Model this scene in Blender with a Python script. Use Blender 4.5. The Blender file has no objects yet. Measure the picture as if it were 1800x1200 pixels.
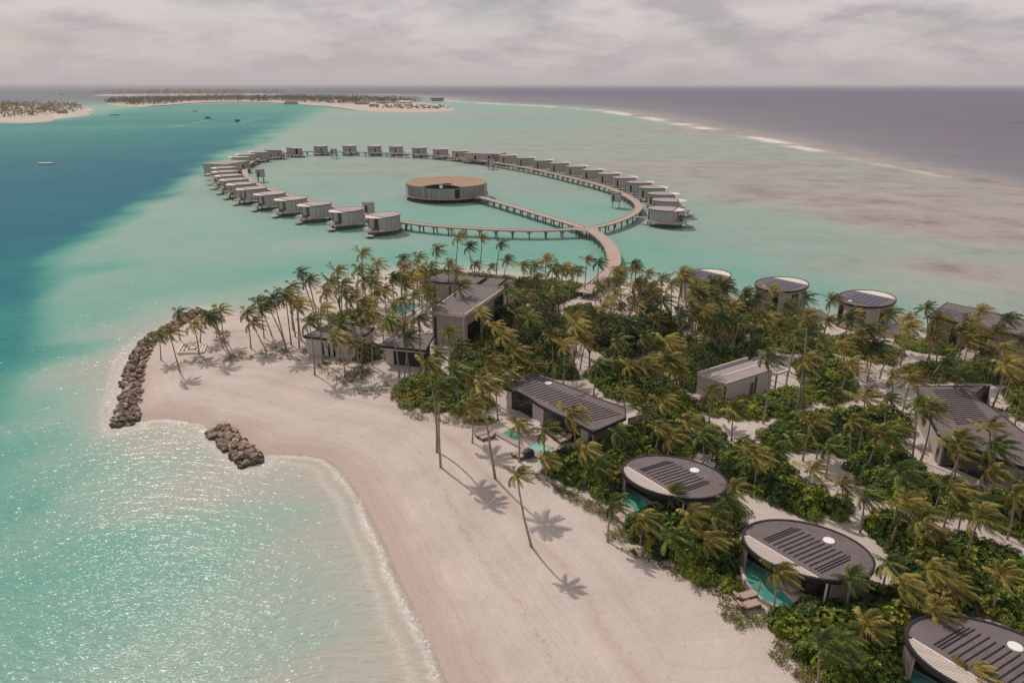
import bpy, math, random
import numpy as np
from mathutils import Vector, Matrix, noise as mnoise

# ------------------------------------------------------------------ camera, sky, sun, exposure
S = bpy.context.scene
COL = S.collection
CAM_H = 52.0
FPX = 1200.0                       # focal length in pixels of the 1800 px wide photograph (24 mm)
TILT = math.atan(450.0 / FPX)      # the horizon lies 450 px above the middle
SP, CP = math.sin(TILT), math.cos(TILT)
cam_d = bpy.data.cameras.new('camera')
cam_d.sensor_width = 36.0
cam_d.lens = 24.0
cam_d.clip_start = 0.5
cam_d.clip_end = 200000.0
cam = bpy.data.objects.new('camera', cam_d)
COL.objects.link(cam)
cam.location = (0, 0, CAM_H)
cam.rotation_euler = (math.pi / 2 - TILT, 0, 0)
S.camera = cam

SUN_AZ, SUN_EL = math.radians(-37.8), math.radians(47.5)     # azimuth clockwise from +Y
SUN_DIR = Vector((math.sin(SUN_AZ) * math.cos(SUN_EL), math.cos(SUN_AZ) * math.cos(SUN_EL), math.sin(SUN_EL)))
sun_d = bpy.data.lights.new('sun', 'SUN')
sun_d.energy = 2.9
sun_d.angle = math.radians(0.5)
sun_d.color = (1.0, 0.88, 0.77)
sun_o = bpy.data.objects.new('sun', sun_d)
COL.objects.link(sun_o)
sun_o.rotation_euler = SUN_DIR.to_track_quat('Z', 'Y').to_euler()

world = bpy.data.worlds.new('World')
S.world = world
world.use_nodes = True
wn, wl = world.node_tree.nodes, world.node_tree.links
wn.clear()


def N(nodes, typ, **kw):
    n = nodes.new(typ)
    for k, v in kw.items():
        if k.startswith('i_'):
            n.inputs[int(k[2:]) if k[2:].isdigit() else k[2:].replace('_', ' ')].default_value = v
        else:
            setattr(n, k, v)
    return n


def ramp(nodes, stops, interp='LINEAR'):
    r = nodes.new('ShaderNodeValToRGB')
    r.color_ramp.interpolation = interp
    el = r.color_ramp.elements
    while len(el) < len(stops):
        el.new(0.5)
    for e, (p, c) in zip(el, stops):
        e.position = p
        e.color = c if len(c) == 4 else (*c, 1.0)
    return r


def build_world():
    out = N(wn, 'ShaderNodeOutputWorld')
    sky = N(wn, 'ShaderNodeTexSky', sky_type='NISHITA', sun_disc=False, sun_elevation=SUN_EL, sun_rotation=SUN_AZ,
            air_density=1.0, dust_density=1.0, ozone_density=1.0, altitude=50.0)
    tint = N(wn, 'ShaderNodeMixRGB', blend_type='MULTIPLY')
    tint.inputs[0].default_value = 1.0
    tint.inputs[2].default_value = (1.0, 0.88, 0.88, 1)
    wl.new(sky.outputs[0], tint.inputs[1])
    b_sky = N(wn, 'ShaderNodeBackground')
    b_sky.inputs[1].default_value = 0.065
    wl.new(tint.outputs[0], b_sky.inputs[0])
    # broken cloud deck: the view direction is laid onto a plane overhead
    tc = N(wn, 'ShaderNodeTexCoord')
    sep = N(wn, 'ShaderNodeSeparateXYZ')
    wl.new(tc.outputs['Generated'], sep.inputs[0])
    zc = N(wn, 'ShaderNodeMath', operation='MAXIMUM')
    zc.inputs[1].default_value = 0.0
    wl.new(sep.outputs[2], zc.inputs[0])
    za = N(wn, 'ShaderNodeMath', operation='ADD')
    za.inputs[1].default_value = 0.24
    wl.new(zc.outputs[0], za.inputs[0])
    dx = N(wn, 'ShaderNodeMath', operation='DIVIDE')
    dy = N(wn, 'ShaderNodeMath', operation='DIVIDE')
    wl.new(sep.outputs[0], dx.inputs[0]); wl.new(za.outputs[0], dx.inputs[1])
    wl.new(sep.outputs[1], dy.inputs[0]); wl.new(za.outputs[0], dy.inputs[1])
    cmb = N(wn, 'ShaderNodeCombineXYZ')
    wl.new(dx.outputs[0], cmb.inputs[0]); wl.new(dy.outputs[0], cmb.inputs[1])
    n1 = N(wn, 'ShaderNodeTexNoise')
    n1.inputs['Scale'].default_value = 1.9
    n1.inputs['Detail'].default_value = 9.0
    n1.inputs['Roughness'].default_value = 0.62
    n1.inputs['Distortion'].default_value = 0.3
    wl.new(cmb.outputs[0], n1.inputs['Vector'])
    cover = ramp(wn, [(0.33, (.5, .5, .5)), (0.52, (1, 1, 1))])
    wl.new(n1.outputs[0], cover.inputs[0])
    mp = N(wn, 'ShaderNodeMapping')
    mp.inputs['Location'].default_value = (3.1, 7.7, 0)
    wl.new(cmb.outputs[0], mp.inputs[0])
    n2 = N(wn, 'ShaderNodeTexNoise')
    n2.inputs['Scale'].default_value = 2.7
    n2.inputs['Detail'].default_value = 7.0
    n2.inputs['Roughness'].default_value = 0.55
    wl.new(mp.outputs[0], n2.inputs['Vector'])
    tone = ramp(wn, [(0.38, (0.48, 0.43, 0.45)), (0.46, (0.575, 0.518, 0.524)), (0.57, (0.68, 0.615, 0.605))])
    wl.new(n2.outputs[0], tone.inputs[0])
    b_cl = N(wn, 'ShaderNodeBackground')
    b_cl.inputs[1].default_value = 1.0
    wl.new(tone.outputs[0], b_cl.inputs[0])
    # distant haze: everything melts into one pale tone at the horizon
    hz = ramp(wn, [(0.0, (1, 1, 1)), (0.03, (0.5, 0.5, 0.5)), (0.09, (0, 0, 0))])
    wl.new(zc.outputs[0], hz.inputs[0])
    b_hz = N(wn, 'ShaderNodeBackground')
    b_hz.inputs[0].default_value = (0.485, 0.435, 0.445, 1)
    b_hz.inputs[1].default_value = 1.0
    m1 = N(wn, 'ShaderNodeMixShader')
    sc = N(wn, 'ShaderNodeMath', operation='MULTIPLY')
    sc.inputs[1].default_value = 0.92
    wl.new(cover.outputs[0], sc.inputs[0])
    wl.new(sc.outputs[0], m1.inputs[0]); wl.new(b_sky.outputs[0], m1.inputs[1]); wl.new(b_cl.outputs[0], m1.inputs[2])
    m2 = N(wn, 'ShaderNodeMixShader')
    wl.new(hz.outputs[0], m2.inputs[0]); wl.new(m1.outputs[0], m2.inputs[1]); wl.new(b_hz.outputs[0], m2.inputs[2])
    wl.new(m2.outputs[0], out.inputs[0])


build_world()
world.cycles.sampling_method = 'MANUAL'
world.cycles.sample_map_resolution = 512
S.view_settings.view_transform = 'Standard'
S.view_settings.look = 'None'
S.view_settings.gamma = 1.0
S.view_settings.exposure = 0.0
S.view_settings.use_curve_mapping = False
S.render.engine = 'CYCLES'
S.cycles.use_denoising = True
S.cycles.max_bounces = 6
S.cycles.diffuse_bounces = 2
S.cycles.glossy_bounces = 2
S.cycles.transmission_bounces = 3
S.cycles.transparent_max_bounces = 8
S.cycles.volume_bounces = 0
S.cycles.caustics_reflective = False
S.cycles.caustics_refractive = False
S.cycles.sample_clamp_direct = 0.0
S.cycles.sample_clamp_indirect = 3.0

random.seed(11)
RNG = np.random.default_rng(5)

# ------------------------------------------------------------------ survey: photo pixel -> place in the world


def at(px, py, z=0.0):
    """Where the sight line of a pixel of the photograph meets the level z (metres)."""
    u, v = (px - 900.0) / FPX, (py - 600.0) / FPX
    t = (CAM_H - z) / (SP + v * CP)
    return (u * t, (CP - v * SP) * t)


def atm(pts, z=0.0):
    return np.array([at(x, y, z) for x, y in pts])


def height_at(base_xy, px, py):
    """Level at which the sight line passes the vertical plane through base_xy that faces the camera."""
    u, v = (px - 900.0) / FPX, (py - 600.0) / FPX
    t = base_xy[1] / (CP - v * SP)
    return CAM_H - (SP + v * CP) * t, u * t


def px_of(x, y, z):
    d = y * CP - (z - CAM_H) * SP
    return 900 + FPX * x / d, 600 + FPX * (-(z - CAM_H) * CP - y * SP) / d


def seg_dist(P, poly, closed=True):
    P = np.asarray(P, float)
    A = np.asarray(poly, float)
    B = np.roll(A, -1, axis=0) if closed else A[1:]
    if not closed:
        A = A[:-1]
    best = np.full(len(P), 1e18)
    for a, b in zip(A, B):
        d = b - a
        t = np.clip(((P - a) @ d) / max(d @ d, 1e-9), 0, 1)
        q = P - a - t[:, None] * d
        best = np.minimum(best, (q ** 2).sum(1))
    return np.sqrt(best)


def inside(P, poly):
    P = np.asarray(P, float)
    A = np.asarray(poly, float)
    B = np.roll(A, -1, axis=0)
    r = np.zeros(len(P), bool)
    for (x1, y1), (x2, y2) in zip(A, B):
        if y1 == y2:
            continue
        c = ((y1 > P[:, 1]) != (y2 > P[:, 1])) & (P[:, 0] < (x2 - x1) * (P[:, 1] - y1) / (y2 - y1) + x1)
        r ^= c
    return r


def sdf(P, poly):
    d = seg_dist(P, poly)
    return np.where(inside(P, poly), -d, d)


def smooth_poly(pts, n=3, closed=True):
    P = np.asarray(pts, float)
    for _ in range(n):
        if closed:
            Q = np.roll(P, -1, axis=0)
            P = np.stack([P * .75 + Q * .25, P * .25 + Q * .75], 1).reshape(-1, 2)
        else:
            a, b = P[:-1], P[1:]
            M = np.stack([a * .75 + b * .25, a * .25 + b * .75], 1).reshape(-1, 2)
            P = np.vstack([P[:1], M, P[-1:]])
    return P


def sstep(a, b, x):
    t = np.clip((x - a) / (b - a), 0, 1)
    return t * t * (3 - 2 * t)


SHORE_PX = [(850, 1330), (820, 1260), (790, 1200), (770, 1150), (748, 1100), (722, 1050), (700, 1005), (682, 960), (660, 915), (640, 880), (622, 850),
            (600, 822), (575, 804), (540, 797), (500, 795), (470, 797), (452, 795), (440, 778), (425, 766), (400, 757), (385, 752), (372, 752),
            (350, 742), (325, 735), (290, 733), (250, 737), (224, 740), (217, 735), (222, 690), (230, 645), (243, 615), (262, 600), (300, 579), (325, 563),
            (350, 547), (375, 549), (400, 556), (440, 551), (500, 543), (530, 520), (556, 505), (614, 492), (665, 487), (700, 478), (750, 474),
            (830, 480), (900, 484), (960, 490), (1000, 495), (1040, 500), (1080, 503), (1110, 498), (1150, 498), (1190, 505), (1240, 520),
            (1290, 535), (1340, 548), (1440, 560), (1500, 578), (1600, 590), (1680, 600), (1720, 610), (1800, 640), (1950, 690), (2300, 800),
            (2600, 1000), (2700, 1600), (950, 1600)]
SHORE = smooth_poly(atm(SHORE_PX), 2)


def land_z(P):
    """Height of the sand: a low beach face, a berm and a nearly level island."""
    d = -sdf(P, SHORE)
    z = np.where(d > 0, 1.35 * (1 - np.exp(-np.clip(d, 0, None) / 7.0)), np.clip(0.09 * d, -2.2, 0))
    return z, d


def G(x, y):
    return float(land_z(np.array([[x, y]]))[0][0])


def on_land(px, py):
    x, y = at(px, py, 1.2)
    for _ in range(3):
        z = G(x, y)
        x, y = at(px, py, z)
    return x, y, z


# ------------------------------------------------------------------ mesh and object helpers


class MB:
    """Collects verts and faces for ONE mesh."""

    def __init__(self):
        self.v, self.f = [], []

    def add(self, vs, fs):
        o = len(self.v)
        self.v.extend(tuple(p) for p in vs)
        self.f.extend(tuple(i + o for i in f) for f in fs)
        return self

    def box(self, c, s, rz=0.0):
        cx, cy, cz = c
        hx, hy, hz = s[0] / 2, s[1] / 2, s[2] / 2
        ca, sa = math.cos(rz), math.sin(rz)
        vs = []
        for z in (-hz, hz):
            for x, y in ((-hx, -hy), (hx, -hy), (hx, hy), (-hx, hy)):
                vs.append((cx + x * ca - y * sa, cy + x * sa + y * ca, cz + z))
        return self.add(vs, [(3, 2, 1, 0), (4, 5, 6, 7), (0, 1, 5, 4), (1, 2, 6, 5), (2, 3, 7, 6), (3, 0, 4, 7)])

    def prism(self, poly, z0, z1):
        """z0, z1 may be numbers or functions of (x, y)."""
        P = [tuple(p[:2]) for p in poly]
        ar = sum(a[0] * b[1] - b[0] * a[1] for a, b in zip(P, P[1:] + P[:1]))
        if ar < 0:
            P = P[::-1]
        f0 = z0 if callable(z0) else (lambda x, y: z0)
        f1 = z1 if callable(z1) else (lambda x, y: z1)
        n = len(P)
        vs = [(x, y, f0(x, y)) for x, y in P] + [(x, y, f1(x, y)) for x, y in P]
        fs = [tuple(range(n))[::-1], tuple(range(n, 2 * n))]
        fs += [(i, (i + 1) % n, n + (i + 1) % n, n + i) for i in range(n)]
        return self.add(vs, fs)

    def strip(self, line, w, z0, z1, closed=False):
        """A wall or rim of thickness w that follows a polyline."""
        L = np.asarray(line, float)[:, :2]
        n = len(L)
        if closed:
            T = np.roll(L, -1, 0) - np.roll(L, 1, 0)
        else:
            T = np.gradient(L, axis=0)
        T /= np.maximum(np.linalg.norm(T, axis=1, keepdims=True), 1e-9)
        R = np.stack([T[:, 1], -T[:, 0]], 1) * (w / 2)
        a, b = L + R, L - R
        f0 = z0 if callable(z0) else (lambda x, y: z0)
        f1 = z1 if callable(z1) else (lambda x, y: z1)
        vs = []
        for i in range(n):
            for q, f in ((a, f0), (a, f1), (b, f1), (b, f0)):
                vs.append((q[i][0], q[i][1], f(q[i][0], q[i][1])))
        fs = []
        for i in range(n if closed else n - 1):
            j = (i + 1) % n
            for k in range(4):
                fs.append((4 * i + k, 4 * j + k, 4 * j + (k + 1) % 4, 4 * i + (k + 1) % 4))
        if not closed:
            fs += [(0, 1, 2, 3), (4 * n - 1, 4 * n - 2, 4 * n - 3, 4 * n - 4)]
        return self.add(vs, fs)

    def tube(self, pts, rad, k=6, caps=True):
        pts = [Vector(p) for p in pts]
        n = len(pts)
        r = rad if hasattr(rad, '__len__') else [rad] * n
        vs, fs = [], []
        up = Vector((0.13, 0.21, 0.97))
        for i, p in enumerate(pts):
            t = (pts[min(i + 1, n - 1)] - pts[max(i - 1, 0)]).normalized()
            a = t.cross(up)
            if a.length < 1e-3:
                a = t.cross(Vector((1, 0, 0)))
            a.normalize()
            b = t.cross(a)
            for j in range(k):
                q = 2 * math.pi * j / k
                vs.append(p + (a * math.cos(q) + b * math.sin(q)) * r[i])
        for i in range(n - 1):
            for j in range(k):
                fs.append((i * k + j, i * k + (j + 1) % k, (i + 1) * k + (j + 1) % k, (i + 1) * k + j))
        if caps:
            fs += [tuple(range(k))[::-1], tuple(range((n - 1) * k, n * k))]
        return self.add(vs, fs)

    def lathe(self, prof, k=12, c=(0, 0, 0)):
        vs, fs = [], []
        for r, z in prof:
            for j in range(k):
                q = 2 * math.pi * j / k
                vs.append((c[0] + r * math.cos(q), c[1] + r * math.sin(q), c[2] + z))
        for i in range(len(prof) - 1):
            for j in range(k):
                fs.append((i * k + j, i * k + (j + 1) % k, (i + 1) * k + (j + 1) % k, (i + 1) * k + j))
        fs += [tuple(range(k))[::-1], tuple(range((len(prof) - 1) * k, len(prof) * k))]
        return self.add(vs, fs)

    def mesh(self, name, mat=None, smooth=False):
        me = bpy.data.meshes.new(name)
        me.from_pydata(self.v, [], self.f)
        if mat:
            me.materials.append(mat)
        if smooth:
            me.polygons.foreach_set('use_smooth', [True] * len(me.polygons))
        me.update()
        return me


def put(name, me, parent=None, loc=(0, 0, 0), rot=(0, 0, 0), scale=(1, 1, 1)):
    o = bpy.data.objects.new(name, me)
    COL.objects.link(o)
    if parent:
        o.parent = parent
    o.location = loc
    o.rotation_euler = rot
    o.scale = scale if hasattr(scale, '__len__') else (scale,) * 3
    return o


def obj(name, mb, mat, parent=None, smooth=False, **kw):
    return put(name, mb.mesh(name, mat, smooth), parent, **kw)


def tag(o, label, cat, group=None):
    o['label'] = label
    o['category'] = cat
    if group:
        o['group'] = group
    return o


def thing(name, label, cat, loc=(0, 0, 0), rz=0.0, group=None):
    o = bpy.data.objects.new(name, None)
    o.empty_display_size = 0.5
    COL.objects.link(o)
    o.location = loc
    o.rotation_euler = (0, 0, rz)
    return tag(o, label, cat, group)


def struct(o):
    o['kind'] = 'structure'
    return o


def stuff(o):
    o['kind'] = 'stuff'
    return o


def dup(root, loc, rz=None, label=None, scale=None):
    r = root.copy()
    COL.objects.link(r)
    r.location = loc
    if rz is not None:
        r.rotation_euler = (0, 0, rz)
    if scale is not None:
        r.scale = (scale,) * 3
    if label:
        r['label'] = label

    def rec(src, dst):
        for ch in list(src.children):
            c = ch.copy()
            COL.objects.link(c)
            c.parent = dst
            rec(ch, c)
    rec(root, r)
    return r


def grid_mesh(name, X, Y, Z, mat, attrs=None, wrap=False):
    n, m = X.shape
    V = np.stack([X, Y, Z], -1).reshape(-1, 3).astype(np.float32)
    i, j = np.meshgrid(np.arange(n - 1), np.arange(m - 1), indexing='ij')
    a = (i * m + j).ravel()
    F = np.stack([a, a + 1, a + m + 1, a + m], 1).astype(np.int32)
    me = bpy.data.meshes.new(name)
    me.vertices.add(len(V)); me.vertices.foreach_set('co', V.ravel())
    me.loops.add(F.size); me.loops.foreach_set('vertex_index', F.ravel())
    me.polygons.add(len(F))
    me.polygons.foreach_set('loop_start', np.arange(0, F.size, 4, dtype=np.int32))
    me.polygons.foreach_set('loop_total', np.full(len(F), 4, np.int32))
    me.polygons.foreach_set('use_smooth', np.ones(len(F), bool))
    me.update(calc_edges=True)
    for k, v in (attrs or {}).items():
        at_ = me.attributes.new(k, 'FLOAT', 'POINT')
        at_.data.foreach_set('value', np.asarray(v, np.float32).ravel())
    me.materials.append(mat)
    return me


# ------------------------------------------------------------------ materials


def new_mat(name):
    m = bpy.data.materials.new(name)
    m.use_nodes = True
    nt = m.node_tree
    nt.nodes.clear()
    out = N(nt.nodes, 'ShaderNodeOutputMaterial')
    b = N(nt.nodes, 'ShaderNodeBsdfPrincipled')
    nt.links.new(b.outputs[0], out.inputs[0])
    return m, nt.nodes, nt.links, b, out


def rough_mat(name, c1, c2, scale=2.0, rough=0.8, bump=0.0, bump_scale=None, stretch=None, spec=0.3, rand=0.0, metallic=0.0, coord='Object'):
    """Two close tones of one colour broken up by noise, a little relief, optional tint from object to object."""
    m, n, l, b, out = new_mat(name)
    tc = N(n, 'ShaderNodeTexCoord')
    src = tc.outputs['Object']
    if coord == 'World':
        geo = N(n, 'ShaderNodeNewGeometry')
        src = geo.outputs['Position']
    if stretch:
        mp = N(n, 'ShaderNodeMapping')
        mp.inputs['Scale'].default_value = stretch
        l.new(src, mp.inputs[0])
        src = mp.outputs[0]
    t = N(n, 'ShaderNodeTexNoise')
    t.inputs['Scale'].default_value = scale
    t.inputs['Detail'].default_value = 6
    t.inputs['Roughness'].default_value = 0.6
    l.new(src, t.inputs['Vector'])
    r = ramp(n, [(0.3, c1), (0.7, c2)])
    l.new(t.outputs[0], r.inputs[0])
    col = r.outputs[0]
    if rand:
        oi = N(n, 'ShaderNodeObjectInfo')
        mr = N(n, 'ShaderNodeMapRange')
        mr.inputs['To Min'].default_value = 1 - rand
        mr.inputs['To Max'].default_value = 1 + rand
        l.new(oi.outputs['Random'], mr.inputs['Value'])
        mx = N(n, 'ShaderNodeVectorMath', operation='SCALE')
        l.new(col, mx.inputs[0]); l.new(mr.outputs[0], mx.inputs['Scale'])
        col = mx.outputs[0]
    l.new(col, b.inputs['Base Color'])
    b.inputs['Roughness'].default_value = rough
    b.inputs['Specular IOR Level'].default_value = spec
    b.inputs['Metallic'].default_value = metallic
    if bump:
        t2 = N(n, 'ShaderNodeTexNoise')
        t2.inputs['Scale'].default_value = bump_scale or scale * 4
        t2.inputs['Detail'].default_value = 4
        l.new(src, t2.inputs['Vector'])
        bp = N(n, 'ShaderNodeBump')
        bp.inputs['Distance'].default_value = bump
        bp.inputs['Strength'].default_value = 0.8
        l.new(t2.outputs[0], bp.inputs['Height'])
        l.new(bp.outputs[0], b.inputs['Normal'])
    return m


def leaf_mat(name, dark, mid, light, trans=0.35, rough=0.5):
    """Leaves: each leaf its own tone, each plant a little different, light coming through."""
    m, n, l, b, out = new_mat(name)
    g = N(n, 'ShaderNodeNewGeometry')
    oi = N(n, 'ShaderNodeObjectInfo')
    mul = N(n, 'ShaderNodeMath', operation='MULTIPLY_ADD')
    mul.inputs[1].default_value = 0.55
    l.new(oi.outputs['Random'], mul.inputs[0])
    sc = N(n, 'ShaderNodeMath', operation='MULTIPLY')
    sc.inputs[1].default_value = 0.5
    l.new(g.outputs['Random Per Island'], sc.inputs[0])
    l.new(sc.outputs[0], mul.inputs[2])
    r = ramp(n, [(0.05, dark), (0.5, mid), (1.0, light)])
    l.new(mul.outputs[0], r.inputs[0])
    l.new(r.outputs[0], b.inputs['Base Color'])
    b.inputs['Roughness'].default_value = rough
    b.inputs['Specular IOR Level'].default_value = 0.2
    tr = N(n, 'ShaderNodeBsdfTranslucent')
    l.new(r.outputs[0], tr.inputs[0])
    mx = N(n, 'ShaderNodeMixShader')
    mx.inputs[0].default_value = trans
    l.new(b.outputs[0], mx.inputs[1]); l.new(tr.outputs[0], mx.inputs[2])
    l.new(mx.outputs[0], out.inputs[0])
    return m


def glass_mat(name, tint, rough=0.05):
    m, n, l, b, out = new_mat(name)
    b.inputs['Base Color'].default_value = (*tint, 1)
    b.inputs['Roughness'].default_value = rough
    b.inputs['Specular IOR Level'].default_value = 0.6
    t = N(n, 'ShaderNodeTexNoise')
    t.inputs['Scale'].default_value = 0.4
    r = ramp(n, [(0.3, tuple(c * 0.7 for c in tint)), (0.7, tuple(c * 1.3 for c in tint))])
    l.new(t.outputs[0], r.inputs[0]); l.new(r.outputs[0], b.inputs['Base Color'])
    return m


M = {}
M['roof'] = rough_mat('roof_membrane', (0.115, 0.098, 0.1), (0.16, 0.136, 0.138), 0.9, 0.75, 0.01, 8, rand=0.05, coord='World')
M['roof_pale'] = rough_mat('weathered_pale_roof', (0.27, 0.235, 0.235), (0.34, 0.295, 0.29), 0.5, 0.8, 0.01, 6, rand=0.06, coord='World')
M['roof_rim'] = rough_mat('dark_roof_rim', (0.022, 0.021, 0.025), (0.035, 0.033, 0.037), 2, 0.5)
M['seam'] = rough_mat('roof_seam', (0.018, 0.016, 0.018), (0.028, 0.025, 0.027), 3, 0.6)
M['white_wood'] = rough_mat('bleached_slat', (0.56, 0.49, 0.45), (0.68, 0.6, 0.56), 3, 0.7, rand=0.08)
M['wall'] = rough_mat('weathered_timber_wall', (0.31, 0.275, 0.25), (0.41, 0.365, 0.335), 1.6, 0.8, stretch=(3, 3, 0.4), rand=0.06)
M['wall_pale'] = rough_mat('pale_render_wall', (0.47, 0.42, 0.385), (0.55, 0.5, 0.455), 0.8, 0.85, 0.01, 5, coord='World')
M['slat'] = rough_mat('wall_slat', (0.17, 0.15, 0.135), (0.28, 0.245, 0.22), 2.2, 0.8, stretch=(4, 4, 0.3), rand=0.15)
M['deck'] = rough_mat('deck_board', (0.34, 0.28, 0.25), (0.45, 0.37, 0.33), 2.0, 0.8, rand=0.1)
M['boardwalk'] = rough_mat('boardwalk_timber', (0.36, 0.28, 0.24), (0.47, 0.37, 0.32), 0.7, 0.8, rand=0.08, coord='World')
M['stone'] = rough_mat('terrace_stone', (0.44, 0.38, 0.34), (0.54, 0.47, 0.42), 1.0, 0.8, coord='World')
M['post'] = rough_mat('stilt_post', (0.10, 0.092, 0.085), (0.17, 0.155, 0.14), 1.5, 0.8)
M['glass'] = glass_mat('dark_glass', (0.012, 0.016, 0.018))
M['dark'] = rough_mat('dark_and_interior_shade', (0.03, 0.027, 0.025), (0.05, 0.045, 0.04), 1.0, 0.9)  # dark colour painted as shade inside openings; also for doors and clothing
M['skylight'] = rough_mat('white_skylight', (0.7, 0.7, 0.68), (0.8, 0.8, 0.78), 3, 0.3)
M['spa_roof'] = rough_mat('cedar_shingle_roof', (0.27, 0.175, 0.115), (0.37, 0.245, 0.165), 0.5, 0.85, 0.02, 3, coord='World')
M['solar'] = rough_mat('solar_cell', (0.022, 0.02, 0.05), (0.04, 0.035, 0.075), 1.0, 0.2, spec=0.5)
M['trunk'] = rough_mat('palm_bark', (0.22, 0.175, 0.14), (0.36, 0.29, 0.235), 2.0, 0.9, 0.03, 9, stretch=(0.4, 0.4, 3.0), rand=0.15)
M['bark'] = rough_mat('grey_bark', (0.17, 0.145, 0.12), (0.27, 0.235, 0.2), 3.0, 0.9, 0.02, 8, rand=0.1)
M['frond'] = leaf_mat('palm_frond', (0.03, 0.045, 0.009), (0.16, 0.155, 0.032), (0.58, 0.44, 0.13), 0.1, 0.42)
M['frond_green'] = leaf_mat('green_palm_frond', (0.014, 0.034, 0.008), (0.072, 0.11, 0.022), (0.30, 0.32, 0.085), 0.1, 0.4)
M['frond_gold'] = leaf_mat('golden_palm_frond', (0.045, 0.05, 0.011), (0.21, 0.185, 0.042), (0.58, 0.46, 0.14), 0.1, 0.45)
M['shrub_gold'] = leaf_mat('yellowing_shrub_leaf', (0.06, 0.06, 0.014), (0.21, 0.17, 0.035), (0.45, 0.36, 0.08), 0.16, 0.55)
M['tree_dark'] = leaf_mat('dark_tree_leaf', (0.012, 0.028, 0.008), (0.035, 0.062, 0.016), (0.11, 0.13, 0.04), 0.1, 0.45)
M['frond_dry'] = leaf_mat('dry_palm_frond', (0.17, 0.11, 0.05), (0.24, 0.155, 0.075), (0.32, 0.21, 0.11), 0.3, 0.7)
M['shrub'] = leaf_mat('shrub_leaf', (0.018, 0.042, 0.008), (0.098, 0.162, 0.022), (0.36, 0.37, 0.05), 0.16, 0.5)
M['shrub_dark'] = leaf_mat('dark_shrub_leaf', (0.012, 0.03, 0.008), (0.04, 0.085, 0.018), (0.14, 0.19, 0.05), 0.14, 0.45)
M['tree_leaf'] = leaf_mat('tree_leaf', (0.045, 0.05, 0.02), (0.13, 0.125, 0.055), (0.29, 0.25, 0.13), 0.2, 0.6)
M['creeper'] = leaf_mat('creeper_leaf', (0.06, 0.072, 0.018), (0.132, 0.132, 0.03), (0.228, 0.204, 0.06), 0.3, 0.5)
M['far_tree'] = leaf_mat('far_grove_leaf', (0.05, 0.055, 0.018), (0.11, 0.1, 0.033), (0.2, 0.17, 0.06), 0.15, 0.6)
M['rock'] = rough_mat('breakwater_rock', (0.17, 0.13, 0.10), (0.47, 0.37, 0.29), 0.9, 0.85, 0.05, 4, rand=0.3, coord='World')

def _wet_foot(m):
    n, l = m.node_tree.nodes, m.node_tree.links
    b = next(x for x in n if x.type == 'BSDF_PRINCIPLED')
    src = b.inputs['Base Color'].links[0].from_socket
    g = N(n, 'ShaderNodeNewGeometry')
    sp = N(n, 'ShaderNodeSeparateXYZ')
    l.new(g.outputs['Position'], sp.inputs[0])
    mr = N(n, 'ShaderNodeMapRange')
    mr.inputs['From Min'].default_value = 0.15
    mr.inputs['From Max'].default_value = 0.75
    l.new(sp.outputs[2], mr.inputs['Value'])
    mx = N(n, 'ShaderNodeMixRGB')
    mx.inputs[1].default_value = (.035, .035, .028, 1)
    l.new(mr.outputs[0], mx.inputs[0]); l.new(src, mx.inputs[2])
    l.new(mx.outputs[0], b.inputs['Base Color'])


_wet_foot(M['rock'])
M['cushion'] = rough_mat('lounger_cushion', (0.37, 0.29, 0.245), (0.42, 0.33, 0.28), 3, 0.9)
M['brown_wood'] = rough_mat('brown_wood', (0.12, 0.08, 0.06), (0.18, 0.12, 0.09), 4, 0.7)
M['canvas'] = rough_mat('white_canvas', (0.62, 0.57, 0.53), (0.7, 0.65, 0.6), 2, 0.9)
M['tile'] = rough_mat('pool_tile', (0.25, 0.50, 0.44), (0.32, 0.58, 0.51), 1.2, 0.4, coord='World')
M['lawn'] = rough_mat('mown_lawn', (0.14, 0.145, 0.03), (0.2, 0.195, 0.045), 0.7, 0.95, 0.03, 6, coord='World')

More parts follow.
